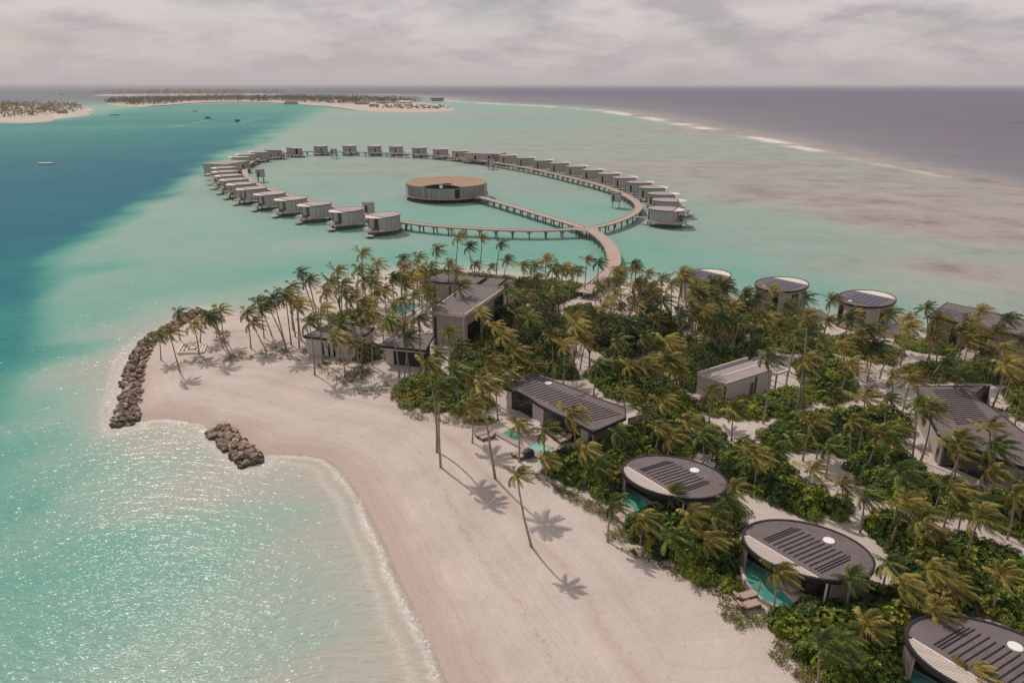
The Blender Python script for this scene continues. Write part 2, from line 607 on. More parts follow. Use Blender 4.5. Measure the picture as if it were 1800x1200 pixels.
# ------------------------------------------------------------------ where things grow (surveyed from the photograph)
# thickets: what they stand by, ground outline in the photograph, spacing (m), shrub height (m), share of dark shrubs
THICKETS = [
    ('between the long pool and first oval villa', [(950, 818), (985, 800), (1040, 790), (1095, 800), (1100, 835), (1085, 885), (1062, 878), (1010, 852), (968, 838)], 2.0, 2.3, .25),
    ('on the beach between two oval villas', [(1112, 925), (1150, 895), (1200, 880), (1262, 872), (1305, 900), (1298, 935), (1290, 985), (1284, 1032), (1255, 1035), (1200, 1000), (1150, 968), (1118, 945)], 2.0, 2.2, .2),
    ('between second and nearest oval villas', [(1362, 1090), (1420, 1068), (1480, 1045), (1545, 1035), (1590, 1060), (1585, 1115), (1580, 1180), (1570, 1260), (1490, 1230), (1420, 1165), (1380, 1130)], 1.9, 2.2, .3),
    ('behind the first oval villa', [(1058, 778), (1115, 762), (1160, 735), (1220, 740), (1262, 770), (1255, 795), (1190, 800), (1110, 806), (1085, 800)], 2.1, 2.4, .3),
    ('behind the long pool villa', [(1035, 662), (1075, 640), (1130, 650), (1190, 690), (1215, 715), (1225, 738), (1160, 735), (1115, 712), (1075, 698)], 2.1, 2.3, .25),
    ('above the long villa roof', [(795, 640), (850, 605), (900, 600), (960, 618), (1000, 640), (1010, 668), (960, 662), (930, 655), (885, 668), (845, 690), (800, 690)], 2.1, 2.4, .45),
    ('at the beach left of the long villa', [(690, 695), (720, 668), (770, 655), (800, 690), (845, 692), (860, 712), (830, 728), (760, 722), (712, 716)], 2.1, 1.7, .12),
    ('in the planting island on the path', [(1340, 768), (1400, 735), (1470, 728), (1545, 728), (1590, 735), (1592, 760), (1520, 800), (1450, 790), (1385, 790), (1345, 785)], 2.1, 2.3, .4),
    ('beside the path behind the oval villas', [(1262, 805), (1300, 780), (1365, 800), (1400, 850), (1480, 885), (1492, 912), (1440, 918), (1372, 890), (1310, 862), (1270, 840)], 2.0, 2.4, .3),
    ('below the swept roof house', [(1480, 800), (1560, 785), (1640, 850), (1720, 872), (1800, 880), (1840, 900), (1810, 960), (1720, 915), (1640, 900), (1560, 885), (1505, 845)], 2.0, 2.4, .4),
    ('on the bank below the path', [(1518, 925), (1560, 905), (1620, 945), (1700, 955), (1790, 985), (1830, 1060), (1830, 1110), (1760, 1085), (1680, 1060), (1600, 1020), (1560, 965)], 2.0, 2.4, .35),
    ('behind the nearest oval villa', [(1555, 1040), (1610, 1030), (1680, 1050), (1760, 1080), (1840, 1115), (1850, 1150), (1780, 1100), (1690, 1080), (1600, 1080)], 1.9, 2.4, .5),
    ('before the small flat house', [(1232, 700), (1270, 712), (1330, 700), (1395, 688), (1425, 705), (1392, 728), (1330, 738), (1275, 735), (1240, 728)], 2.0, 1.8, .15),
    ('beside the path to the drums', [(1325, 592), (1385, 572), (1430, 590), (1425, 625), (1380, 622), (1340, 612)], 2.2, 2.3, .3),
    ('on the north shore behind the flat roof', [(690, 487), (760, 477), (840, 486), (905, 492), (905, 500), (840, 496), (760, 490), (700, 496)], 2.3, 2.2, .3),
    ('beside the boardwalk landing', [(905, 495), (980, 497), (1022, 503), (1015, 520), (960, 540), (920, 530)], 2.2, 2.4, .2),
    ('under the trees beside the lawn', [(1062, 560), (1140, 570), (1210, 575), (1180, 600), (1110, 630), (1062, 625), (1040, 600)], 2.3, 2.5, .65),
    ('between the lawn and small flat house', [(1190, 655), (1235, 618), (1280, 600), (1330, 615), (1312, 632), (1228, 660), (1235, 690), (1200, 685)], 2.1, 2.6, .75),
    ('behind the swept roof house', [(1590, 650), (1680, 640), (1760, 640), (1830, 655), (1830, 695), (1760, 672), (1600, 672)], 2.0, 2.0, .3),
    ('on the shore before the solar longhouse', [(1585, 596), (1640, 598), (1690, 612), (1690, 628), (1620, 618), (1590, 610)], 2.1, 1.7, .1),
    ('around the white sand clearing', [(900, 560), (940, 545), (985, 560), (1000, 600), (985, 640), (940, 615), (905, 600)], 2.3, 2.6, .6),
    ('between the two beach pavilions', [(625, 625), (655, 610), (668, 615), (662, 635), (635, 640)], 1.9, 2.0, .4),
    ('between upper path and planting island', [(1400, 640), (1440, 625), (1490, 645), (1500, 690), (1470, 715), (1430, 705), (1415, 670)], 2.2, 2.1, .35),
    ('on the far shore behind the drums', [(1290, 545), (1340, 552), (1440, 572), (1430, 582), (1340, 570), (1290, 560)], 2.2, 1.9, .2),
    ('beside the beach pavilion pool', [(575, 560), (620, 545), (660, 555), (650, 570), (600, 572)], 2.0, 1.6, .2),
    ('beside the large flat-roofed building', [(820, 600), (850, 590), (880, 560), (905, 530), (915, 560), (890, 600), (850, 612)], 2.1, 2.4, .6),
    ('on the sand between the round drums', [(1330, 575), (1450, 592), (1560, 612), (1590, 622), (1560, 640), (1450, 615), (1350, 600)], 2.6, 1.6, .2),
    ('under the palms before the drums', [(1225, 540), (1290, 552), (1320, 580), (1290, 605), (1235, 590)], 2.3, 2.0, .4),
    ('behind the white clearing by the path', [(1000, 545), (1040, 540), (1060, 580), (1040, 610), (1015, 590)], 2.4, 1.8, .3),
    ('at the right end of the sandy path', [(1770, 690), (1840, 700), (1840, 760), (1790, 740)], 2.1, 2.2, .3),
]
THICKET_WORLD = [atm(t[1], 1.2) for t in THICKETS]

# ------------------------------------------------------------------ the sea
CHANNEL_PX = [(572, 183), (530, 200), (480, 225), (440, 245), (400, 263), (345, 287), (300, 315), (255, 350), (215, 378), (170, 402), (120, 430), (75, 462),
              (40, 500), (50, 540), (85, 570), (70, 620), (40, 655), (20, 700), (-20, 760), (-120, 800), (-500, 800), (-2200, 700), (-3000, 215), (-400, 214),
              (0, 219), (95, 214), (175, 204), (240, 190), (330, 184), (450, 182)]
CHANNEL = smooth_poly(atm(CHANNEL_PX), 2)
DEEP_PTS = [(0, 600, .77), (40, 590, .74), (0, 700, .64), (0, 500, .88), (45, 480, .84), (0, 420, .95), (100, 380, .93), (200, 330, .93), (300, 275, .86), (100, 250, .8),
            (0, 240, .74), (300, 215, .74), (200, 222, .68), (450, 205, .68), (540, 190, .6), (0, 330, .95), (170, 285, .93), (400, 235, .78), (70, 420, .9), (120, 300, .93), (80, 560, .75)]
LIGHT_PTS = [(700, 1150, .1, .1), (500, 1100, .27, 0), (300, 1000, .40, 0), (100, 1000, .45, 0), (0, 1100, .42, 0), (0, 900, .5, 0), (0, 800, .56, 0), (200, 850, .33, 0), (100, 820, .46, 0),
             (300, 770, .16, .15), (420, 830, .16, .1), (500, 830, .14, .1), (560, 950, .2, .05), (400, 950, .33, 0), (60, 720, .5, 0), (150, 700, .36, 0), (195, 640, .27, .1), (80, 620, .6, 0),
             (150, 560, .42, 0), (220, 580, .33, .1), (100, 480, .5, 0), (150, 450, .37, 0), (250, 480, .36, 0), (300, 440, .33, .05), (400, 450, .34, .05), (560, 430, .3, .1), (650, 440, .37, 0),
             (330, 315, .3, .1), (250, 375, .3, .05), (180, 415, .33, 0), (420, 270, .29, .1), (500, 230, .28, .1), (590, 200, .28, .05), (600, 240, .29, .1), (800, 222, .33, .05), (1000, 232, .3, .3),
             (700, 300, .33, .35), (600, 330, .36, .2), (900, 330, .36, .25), (1000, 370, .38, 0), (1250, 380, .33, .25), (1250, 450, .4, .05), (1100, 440, .43, 0), (900, 440, .45, 0),
             (760, 455, .48, 0), (640, 475, .48, 0), (1400, 440, .36, .3), (1300, 300, .27, .65), (1500, 350, .22, .8), (1700, 400, .2, .85), (1700, 480, .24, .7), (1500, 470, .32, .4),
             (1750, 540, .33, .4), (1100, 260, .29, .45), (1200, 230, .25, .6), (950, 207, .31, .3), (800, 197, .31, .1), (1430, 520, .42, .1), (1200, 480, .45, 0), (480, 520, .36, 0),
             (330, 540, .35, 0), (1650, 575, .4, .2), (600, 186, .3, 0), (100, 205, .35, 0), (620, 400, .38, 0), (350, 400, .33, 0), (820, 380, .38, 0), (1900, 640, .4, .1), (0, 153, .3, .2), (350, 154, .3, .3), (130, 170, .62, .3), (600, 160, .8, .2), (60, 160, .35, .3), (300, 175, .5, .2)]
SURF_PX = [(640, 166), (760, 172), (800, 179), (880, 183), (960, 187), (1060, 195), (1150, 209), (1250, 228), (1340, 244), (1420, 262), (1500, 280), (1620, 303), (1720, 324), (1800, 347), (2000, 410), (2600, 560), (4500, 900)]
SURF = atm(SURF_PX)


def lp(P):
    """Log-polar coordinates, so that near and far soundings weigh alike."""
    r = np.hypot(P[:, 0], P[:, 1])
    return np.stack([np.log(r + 5) * 2.2, np.arctan2(P[:, 0], P[:, 1])], 1)


def idw(P, pts, col, power=1.7):
    C = lp(atm([(p[0], p[1]) for p in pts]))
    Q = lp(P)
    num = np.zeros(len(P)); den = np.zeros(len(P))
    for c, p in zip(C, pts):
        w = 1.0 / (((Q - c) ** 2).sum(1) + 1e-4) ** power
        num += w * p[col]; den += w
    return num / den


def build_sea():
    m, n, l, b, out = new_mat('sea_water')

    def attr(k):
        a = N(n, 'ShaderNodeAttribute', attribute_name=k)
        return a.outputs['Fac']

    def math_(op, a, b_=None, clamp=False):
        x = N(n, 'ShaderNodeMath', operation=op, use_clamp=clamp)
        for i, q in enumerate((a, b_)):
            if q is None:
                continue
            if isinstance(q, (int, float)):
                x.inputs[i].default_value = q
            else:
                l.new(q, x.inputs[i])
        return x.outputs[0]

    def noise(scale, detail=4.0, rough=0.55, stretch=None, rot=0.0, loc=(0, 0, 0)):
        g = N(n, 'ShaderNodeNewGeometry')
        mp = N(n, 'ShaderNodeMapping')
        mp.inputs['Scale'].default_value = stretch or (1, 1, 1)
        mp.inputs['Rotation'].default_value = (0, 0, rot)
        mp.inputs['Location'].default_value = loc
        l.new(g.outputs['Position'], mp.inputs[0])
        t = N(n, 'ShaderNodeTexNoise')
        t.inputs['Scale'].default_value = scale
        t.inputs['Detail'].default_value = detail
        t.inputs['Roughness'].default_value = rough
        l.new(mp.outputs[0], t.inputs['Vector'])
        return t.outputs[0]

    def mixc(f, a, c):
        x = N(n, 'ShaderNodeMixRGB')
        if isinstance(f, (int, float)):
            x.inputs[0].default_value = f
        else:
            l.new(f, x.inputs[0])
        for i, q in ((1, a), (2, c)):
            if isinstance(q, tuple):
                x.inputs[i].default_value = (*q, 1)
            else:
                l.new(q, x.inputs[i])
        return x.outputs[0]

    big = noise(0.018, 5, 0.6)
    mid = noise(0.09, 5, 0.6, (1, 1.6, 1), 0.3, (40, 0, 0))
    fine = noise(0.55, 4, 0.6, (1, 1.9, 1), 0.35)
    d = math_('ADD', attr('depth'), math_('MULTIPLY', math_('SUBTRACT', big, 0.5), 0.10))
    d = math_('ADD', d, math_('MULTIPLY', math_('SUBTRACT', mid, 0.5), 0.12))
    d = math_('ADD', d, math_('MULTIPLY', math_('SUBTRACT', fine, 0.5), 0.16))
    col = ramp(n, [(0.0, (.43, .41, .355)), (0.15, (.34, .395, .345)), (0.3, (.25, .385, .335)), (0.45, (.15, .345, .29)),
                   (0.6, (.085, .285, .245)), (0.78, (.025, .19, .195)), (1.0, (.012, .108, .178))])
    l.new(d, col.inputs[0])
    # reef flat: coral rubble and weed in grey-brown patches
    rp = noise(0.035, 8, 0.74, (1, 1.1, 1), 0.1, (9, 4, 0))
    reef_c = ramp(n, [(0.34, (.21, .175, .17)), (0.46, (.305, .27, .262)), (0.58, (.35, .325, .312)), (0.72, (.325, .35, .325))])
    l.new(rp, reef_c.inputs[0])
    c1 = mixc(math_('MULTIPLY', attr('reef'), 1.25, True), col.outputs[0], reef_c.outputs[0])
    swell = noise(0.006, 6, 0.6, (1, 2.5, 1), 0.5, (3, 8, 0))
    oc = ramp(n, [(0.3, (.115, .11, .15)), (0.7, (.165, .15, .19))])
    l.new(swell, oc.inputs[0])
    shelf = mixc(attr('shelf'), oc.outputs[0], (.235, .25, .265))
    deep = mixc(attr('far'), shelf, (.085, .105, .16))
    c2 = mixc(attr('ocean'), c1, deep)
    body = N(n, 'ShaderNodeBsdfDiffuse')
    l.new(c2, body.inputs[0])
    gloss = N(n, 'ShaderNodeBsdfGlossy')
    gloss.inputs['Roughness'].default_value = 0.2
    gloss.inputs['Color'].default_value = (1, 1, 1, 1)
    fr = N(n, 'ShaderNodeFresnel')
    fr.inputs['IOR'].default_value = 1.33
    # a wind-ruffled surface never mirrors like a flat one at low angles
    wet_mix = N(n, 'ShaderNodeMixShader')
    l.new(math_('MINIMUM', math_('MULTIPLY', fr.outputs[0], 0.14), 0.085), wet_mix.inputs[0])
    l.new(body.outputs[0], wet_mix.inputs[1]); l.new(gloss.outputs[0], wet_mix.inputs[2])
    n.remove(b)
    w1 = noise(0.7, 1.5, 0.45, (0.55, 1.5, 1), 0.45)
    w2 = noise(2.1, 1.0, 0.5, (0.65, 1.5, 1), 0.2, (5, 9, 0))
    gust = math_('ADD', 0.45, math_('MULTIPLY', noise(0.035, 4, 0.65, (1, 2.0, 1), 0.5, (1, 6, 0)), 1.1))
    h = math_('MULTIPLY', gust, math_('ADD', math_('MULTIPLY', w1, 0.5), math_('MULTIPLY', w2, 0.2)))
    bp = N(n, 'ShaderNodeBump')
    bp.inputs['Strength'].default_value = 1.0
    bp.inputs['Distance'].default_value = 0.58
    l.new(math_('MULTIPLY', h, attr('chop')), bp.inputs['Height'])
    l.new(bp.outputs[0], gloss.inputs['Normal']); l.new(bp.outputs[0], body.inputs['Normal'])
    # foam: the swash on the beach and round the rocks, and the breakers on the reef edge
    fo = N(n, 'ShaderNodeBsdfDiffuse')
    fo.inputs[0].default_value = (.68, .64, .61, 1)
    fn = noise(0.22, 6, 0.62, None, 0, (2, 2, 0))
    fn2 = noise(2.2, 5, 0.65)
    sh = math_('ADD', attr('shore'), math_('MULTIPLY', math_('SUBTRACT', fn, 0.5), 3.0))
    line = math_('SUBTRACT', 1.0, math_('MULTIPLY', math_('ABSOLUTE', math_('SUBTRACT', sh, 0.9)), 1.0), True)
    line2 = math_('MULTIPLY', math_('SUBTRACT', 1.0, math_('MULTIPLY', math_('ABSOLUTE', math_('SUBTRACT', sh, 3.2)), 1.1), True), 0.35)
    brk = math_('MULTIPLY', math_('ADD', line, line2), math_('MULTIPLY', math_('SUBTRACT', fn2, 0.33), 4.2, True), True)
    sn = noise(0.02, 7, 0.7, (1, 1, 1), 0.0, (7, 1, 0))
    surf = math_('MULTIPLY', attr('surf'), math_('MULTIPLY', math_('SUBTRACT', sn, 0.38), 9.0, True), True)
    seg = noise(0.010, 3, 0.6, (1, 1, 1), 0.0, (17, 3, 0))
    surf = math_('MULTIPLY', surf, math_('MULTIPLY', math_('SUBTRACT', seg, 0.45), 11.0, True), True)
    rk = math_('MULTIPLY', attr('rocks'), math_('MULTIPLY', math_('SUBTRACT', fn2, 0.42), 4.0, True), True)
    wk = math_('MULTIPLY', attr('wake'), math_('MULTIPLY', math_('SUBTRACT', fn2, 0.3), 2.2, True), True)
    foam = math_('MAXIMUM', math_('MAXIMUM', brk, surf), math_('MAXIMUM', rk, wk), True)
    ms = N(n, 'ShaderNodeMixShader')
    l.new(foam, ms.inputs[0]); l.new(wet_mix.outputs[0], ms.inputs[1]); l.new(fo.outputs[0], ms.inputs[2])
    # a hand's depth of water over the sand is clear
    tr = N(n, 'ShaderNodeBsdfTransparent')
    ms2 = N(n, 'ShaderNodeMixShader')
    alpha = math_('MAXIMUM', math_('MULTIPLY', math_('ADD', attr('shore'), 0.15), 0.75, True), foam, True)
    l.new(alpha, ms2.inputs[0]); l.new(tr.outputs[0], ms2.inputs[1]); l.new(ms.outputs[0], ms2.inputs[2])
    l.new(ms2.outputs[0], out.inputs[0])

    th = np.radians(np.concatenate([np.linspace(-180, -62, 40)[:-1], np.linspace(-62, 62, 520), np.linspace(62, 180, 40)[1:]]))
    r = [0.5 * 1.12 ** i for i in range(34)]
    while r[-1] < 60000:
        r.append(r[-1] * (1.0125 if r[-1] < 2500 else 1.06))
    r = np.array(r)
    R, T = np.meshgrid(r, th, indexing='ij')
    X, Y = R * np.sin(T), R * np.cos(T)
    P = np.stack([X.ravel(), Y.ravel()], 1)
    far = R.ravel() > 700
    shore = np.full(len(P), 60.0)
    shore[~far] = np.clip(sdf(P[~far], SHORE), -6, 60)
    ch = sdf(P, CHANNEL)
    nz = np.array([mnoise.fractal((x / 38.0, y / 60.0, 3.0), 1.0, 2.0, 4) if math.hypot(x, y) < 1200 else 0.0 for x, y in P])
    ch = ch + nz * np.clip(np.hypot(P[:, 0], P[:, 1]) * 0.028, 3, 16)
    wdt = np.clip(np.hypot(P[:, 0], P[:, 1]) * 0.026, 3, 50)
    k = sstep(-1.6, 0.8, -ch / wdt)
    depth = idw(P, DEEP_PTS, 2) * k + idw(P, LIGHT_PTS, 2) * (1 - k)
    depth *= sstep(-2, 26, shore) * .45 + .55
    depth = np.clip(depth * sstep(-1.0, 9.0, shore), 0, 1)
    reef = idw(P, LIGHT_PTS, 3) * (1 - k)
    sd = seg_dist(P, SURF, closed=False)
    # which side of the breakers: the open ocean lies to the right of and beyond the line
    poly = np.vstack([SURF, [(60000, 3000), (90000, 90000), (-9000, 90000), (-3000, 9000)]])
    sea_side = inside(P, poly)
    rr = np.hypot(P[:, 0], P[:, 1])
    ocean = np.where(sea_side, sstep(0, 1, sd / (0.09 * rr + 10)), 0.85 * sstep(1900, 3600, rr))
    reef = np.where(sea_side, np.clip(reef + .4, 0, 1), reef)
    width = np.clip(rr * 0.013, 6, 30)
    surf = np.exp(-(sd / width) ** 2) * sstep(560, 700, rr) * (1 - sstep(2200, 3800, rr)) + np.exp(-(sd / (width * .5)) ** 2) * .45 * (1 - sstep(560, 700, rr)) * sstep(420, 520, rr)
    rocks = np.zeros(len(P))
    near = rr < 260
    for axis, w in BREAKWATERS:
        dd = seg_dist(P[near], axis, closed=False) - w / 2
        rocks[near] = np.maximum(rocks[near], np.clip(1 - np.abs(dd - .4) / 1.3, 0, 1))
    rocks *= (shore > 0.5)
    wake = np.zeros(len(P))
    for a, c, w in WAKES:
        A, B = np.array(at(*a)), np.array(at(*c))
        sel = np.hypot(*(P - (A + B) / 2).T) < np.hypot(*(B - A)) + 20
        dd = seg_dist(P[sel], [A, B], closed=False)
        wake[sel] = np.maximum(wake[sel], np.clip(1 - dd / w, 0, 1))
    chop = (0.7 + 0.3 * sstep(1, 60, shore)) * (1 - 0.55 * sstep(120, 250, rr))
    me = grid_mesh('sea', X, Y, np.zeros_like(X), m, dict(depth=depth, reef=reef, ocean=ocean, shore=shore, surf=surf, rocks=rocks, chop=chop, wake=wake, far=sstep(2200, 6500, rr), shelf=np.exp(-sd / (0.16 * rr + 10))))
    o = struct(put('sea', me))
    return o


LONG_BW = smooth_poly(atm([(219, 748), (226, 722), (231, 700), (233, 680), (237, 655), (245, 630), (256, 611), (272, 597), (296, 583), (320, 568), (338, 555), (351, 547)]), 2, False)
SHORT_BW = atm([(382, 756), (400, 771), (425, 795), (447, 815)])
BREAKWATERS = [(LONG_BW, 5.0), (SHORT_BW, 3.9)]
WAKES = [((366, 211), (352, 213), 3.0), ((366, 212), (300, 224), 2.2), ((420, 215), (470, 207), 3.0), ((345, 197), (362, 196), 3.0)]
build_sea()


# ------------------------------------------------------------------ the island's sand
def build_beach():
    m, n, l, b, out = new_mat('coral_sand')
    g = N(n, 'ShaderNodeNewGeometry')

    def noise(scale, detail=6.0, rough=0.6, loc=(0, 0, 0), stretch=(1, 1, 1)):
        mp = N(n, 'ShaderNodeMapping')
        mp.inputs['Location'].default_value = loc
        mp.inputs['Scale'].default_value = stretch
        l.new(g.outputs['Position'], mp.inputs[0])
        t = N(n, 'ShaderNodeTexNoise')
        t.inputs['Scale'].default_value = scale
        t.inputs['Detail'].default_value = detail
        t.inputs['Roughness'].default_value = rough
        l.new(mp.outputs[0], t.inputs['Vector'])
        return t.outputs[0]
    r1 = ramp(n, [(0.3, (.445, .39, .355)), (0.5, (.495, .44, .405)), (0.72, (.545, .485, .445))])
    l.new(noise(0.11, 8, 0.65), r1.inputs[0])
    # tide lines left at one distance from the water, drawn out by the last waves
    a = N(n, 'ShaderNodeAttribute', attribute_name='inland')
    w = N(n, 'ShaderNodeMath', operation='MULTIPLY_ADD')
    w.inputs[1].default_value = 7.0
    l.new(noise(0.06, 5, 0.6, (8, 3, 0)), w.inputs[0]); l.new(a.outputs['Fac'], w.inputs[2])
    wv = N(n, 'ShaderNodeMath', operation='MULTIPLY')
    wv.inputs[1].default_value = 0.11
    l.new(w.outputs[0], wv.inputs[0])
    cmb = N(n, 'ShaderNodeCombineXYZ')
    l.new(wv.outputs[0], cmb.inputs[0])
    t1 = N(n, 'ShaderNodeTexNoise')
    t1.inputs['Scale'].default_value = 3.0
    t1.inputs['Detail'].default_value = 5
    l.new(cmb.outputs[0], t1.inputs['Vector'])
    tl = ramp(n, [(0.34, (.86, .82, .79)), (0.46, (.98, .97, .96)), (0.55, (1, 1, 1)), (0.66, (1.05, 1.04, 1.03))])
    l.new(t1.outputs[0], tl.inputs[0])
    mx = N(n, 'ShaderNodeMixRGB', blend_type='MULTIPLY')
    mx.inputs[0].default_value = 1.0
    l.new(r1.outputs[0], mx.inputs[1]); l.new(tl.outputs[0], mx.inputs[2])
    # damp sand by the water
    wet = N(n, 'ShaderNodeMapRange')
    wet.interpolation_type = 'SMOOTHSTEP'
    wet.inputs['From Min'].default_value = 1.2
    wet.inputs['From Max'].default_value = 4.5
    ws = N(n, 'ShaderNodeMath', operation='MULTIPLY_ADD')
    ws.inputs[1].default_value = 4.0
    l.new(noise(0.12, 5, 0.6, (1, 1, 0)), ws.inputs[0])
    sb = N(n, 'ShaderNodeMath', operation='SUBTRACT')
    sb.inputs[1].default_value = 2.0
    l.new(a.outputs['Fac'], sb.inputs[0]); l.new(sb.outputs[0], ws.inputs[2])
    l.new(ws.outputs[0], wet.inputs['Value'])
    wc = N(n, 'ShaderNodeMixRGB')
    wc.inputs[1].default_value = (.43, .36, .315, 1)
    l.new(wet.outputs[0], wc.inputs[0]); l.new(mx.outputs[0], wc.inputs[2])
    # leaf litter under the planting
    lt = N(n, 'ShaderNodeAttribute', attribute_name='litter')
    lm = N(n, 'ShaderNodeMath', operation='MULTIPLY', use_clamp=True)
    lr = ramp(n, [(0.35, (0, 0, 0)), (0.6, (1, 1, 1))])
    l.new(noise(0.5, 6, 0.7, (4, 4, 0)), lr.inputs[0])
    l.new(lt.outputs['Fac'], lm.inputs[0]); l.new(lr.outputs[0], lm.inputs[1])
    lc = N(n, 'ShaderNodeMixRGB')
    lc.inputs[2].default_value = (.19, .145, .10, 1)
    l.new(lm.outputs[0], lc.inputs[0]); l.new(wc.outputs[0], lc.inputs[1])
    # fine specks: footprints, shells, twigs
    fs = ramp(n, [(0.26, (.78, .75, .73)), (0.4, (1, 1, 1)), (0.72, (1.05, 1.05, 1.05))])
    l.new(noise(1.7, 4, 0.75, (3, 9, 0)), fs.inputs[0])
    f2 = N(n, 'ShaderNodeMixRGB', blend_type='MULTIPLY')
    f2.inputs[0].default_value = 1.0
    l.new(lc.outputs[0], f2.inputs[1]); l.new(fs.outputs[0], f2.inputs[2])
    wr = N(n, 'ShaderNodeMath', operation='MULTIPLY_ADD')
    wr.inputs[1].default_value = 5.0
    l.new(noise(0.09, 4, 0.6, (2, 7, 0)), wr.inputs[0]); l.new(a.outputs['Fac'], wr.inputs[2])
    band = ramp(n, [(0.0, (0, 0, 0)), (0.47, (0, 0, 0)), (0.5, (1, 1, 1)), (0.53, (0, 0, 0)), (1.0, (0, 0, 0))])
    bm_ = N(n, 'ShaderNodeMath', operation='MULTIPLY')
    bm_.inputs[1].default_value = 1 / 24.0
    l.new(wr.outputs[0], bm_.inputs[0]); l.new(bm_.outputs[0], band.inputs[0])
    sk = ramp(n, [(0.52, (0, 0, 0)), (0.62, (1, 1, 1))])
    l.new(noise(2.6, 4, 0.8, (5, 5, 0)), sk.inputs[0])
    wm = N(n, 'ShaderNodeMath', operation='MULTIPLY')
    l.new(band.outputs[0], wm.inputs[0]); l.new(sk.outputs[0], wm.inputs[1])
    wm2 = N(n, 'ShaderNodeMath', operation='MULTIPLY')
    wm2.inputs[1].default_value = 0.55
    l.new(wm.outputs[0], wm2.inputs[0])
    f3 = N(n, 'ShaderNodeMixRGB')
    f3.inputs[2].default_value = (.2, .15, .11, 1)
    l.new(wm2.outputs[0], f3.inputs[0]); l.new(f2.outputs[0], f3.inputs[1])
    rk_ = N(n, 'ShaderNodeMath', operation='MULTIPLY_ADD')
    rk_.inputs[1].default_value = 2.2
    l.new(noise(0.15, 3, 0.5, (6, 1, 0)), rk_.inputs[0]); l.new(a.outputs['Fac'], rk_.inputs[2])
    rc = N(n, 'ShaderNodeCombineXYZ')
    l.new(rk_.outputs[0], rc.inputs[0])
    rt = N(n, 'ShaderNodeTexNoise')
    rt.inputs['Scale'].default_value = 2.4
    rt.inputs['Detail'].default_value = 3
    l.new(rc.outputs[0], rt.inputs['Vector'])
    rr_ = ramp(n, [(0.35, (.94, .93, .92)), (0.6, (1.02, 1.02, 1.02))])
    l.new(rt.outputs[0], rr_.inputs[0])
    f4 = N(n, 'ShaderNodeMixRGB', blend_type='MULTIPLY')
    fd = N(n, 'ShaderNodeMapRange')
    fd.inputs['From Min'].default_value = 14.0
    fd.inputs['From Max'].default_value = 27.0
    fd.inputs['To Min'].default_value = 1.0
    fd.inputs['To Max'].default_value = 0.0
    l.new(a.outputs['Fac'], fd.inputs['Value']); l.new(fd.outputs[0], f4.inputs[0])
    l.new(f3.outputs[0], f4.inputs[1]); l.new(rr_.outputs[0], f4.inputs[2])
    l.new(f4.outputs[0], b.inputs['Base Color'])
    b.inputs['Roughness'].default_value = 0.9
    b.inputs['Specular IOR Level'].default_value = 0.15
    bp = N(n, 'ShaderNodeBump')
    bp.inputs['Distance'].default_value = 0.2
    bp.inputs['Strength'].default_value = 0.7
    l.new(noise(0.8, 7, 0.7), bp.inputs['Height'])
    l.new(bp.outputs[0], b.inputs['Normal'])

    def spaced(a0, a1, s0, far, s1):
        xs = list(np.arange(a0, a1, s0))
        while xs[-1] < far:
            s0 = min(s0 * 1.08, s1)
            xs.append(xs[-1] + s0)
        return np.array(xs)
    xs = spaced(-100, 100, 0.8, 260, 6)
    ys = spaced(26, 110, 0.7, 230, 2.0)
    X, Y = np.meshgrid(xs, ys, indexing='ij')
    P = np.stack([X.ravel(), Y.ravel()], 1)
    z, d = land_z(P)
    und = np.array([mnoise.noise((x * .09, y * .09, 0)) * .22 + mnoise.noise((x * .3, y * .3, 4)) * .07 for x, y in P])
    ridge = np.sin(d * 0.55 + np.array([mnoise.noise((x * .05, y * .05, 9)) * 3 for x, y in P])) * 0.05
    z = z + (und + ridge * sstep(30, 18, d)) * sstep(1.0, 7, d)
    litter = np.zeros(len(P))
    for pl in THICKET_WORLD:
        litter = np.maximum(litter, sstep(1.0, -1.5, sdf(P, pl)))
    me = grid_mesh('beach', X, Y, z.reshape(X.shape), m, dict(inland=np.clip(d, -5, 80), litter=litter))
    struct(put('beach', me))

build_beach()


def ell(a, b, a0=0.0, a1=360.0, n=48, cx=0.0, cy=0.0):
    full = abs(a1 - a0) >= 360
    q = np.radians(np.linspace(a0, a1, n, endpoint=not full))
    return np.stack([cx + a * np.cos(q), cy + b * np.sin(q)], 1)


def inset(poly, d):
    """Polygon moved inwards by d (a negative d grows it)."""
    P = np.asarray(poly, float)
    ar = (P[:, 0] * np.roll(P[:, 1], -1) - np.roll(P[:, 0], -1) * P[:, 1]).sum()
    s = 1 if ar > 0 else -1
    a = P - np.roll(P, 1, 0); c = np.roll(P, -1, 0) - P
    na = np.stack([-a[:, 1], a[:, 0]], 1) / np.linalg.norm(a, axis=1, keepdims=True) * s
    nc = np.stack([-c[:, 1], c[:, 0]], 1) / np.linalg.norm(c, axis=1, keepdims=True) * s
    bis = na + nc
    k = np.clip(2 / np.maximum((bis ** 2).sum(1), 1e-6), 0, 3)
    return P + bis * d * k[:, None]


# ---- lawn
LAWN = smooth_poly(atm([(1085, 655), (1110, 640), (1160, 612), (1215, 592), (1268, 600), (1270, 625), (1235, 648), (1195, 668), (1140, 678)], 1.35), 2)
lawn_m = MB().prism(LAWN, 1.2, 1.62).mesh('lawn', M['lawn'])
struct(put('lawn', lawn_m))


# ---- the three oval villas on the beach
OA, OB, OANG = 6.6, 4.9, math.radians(-21.5)


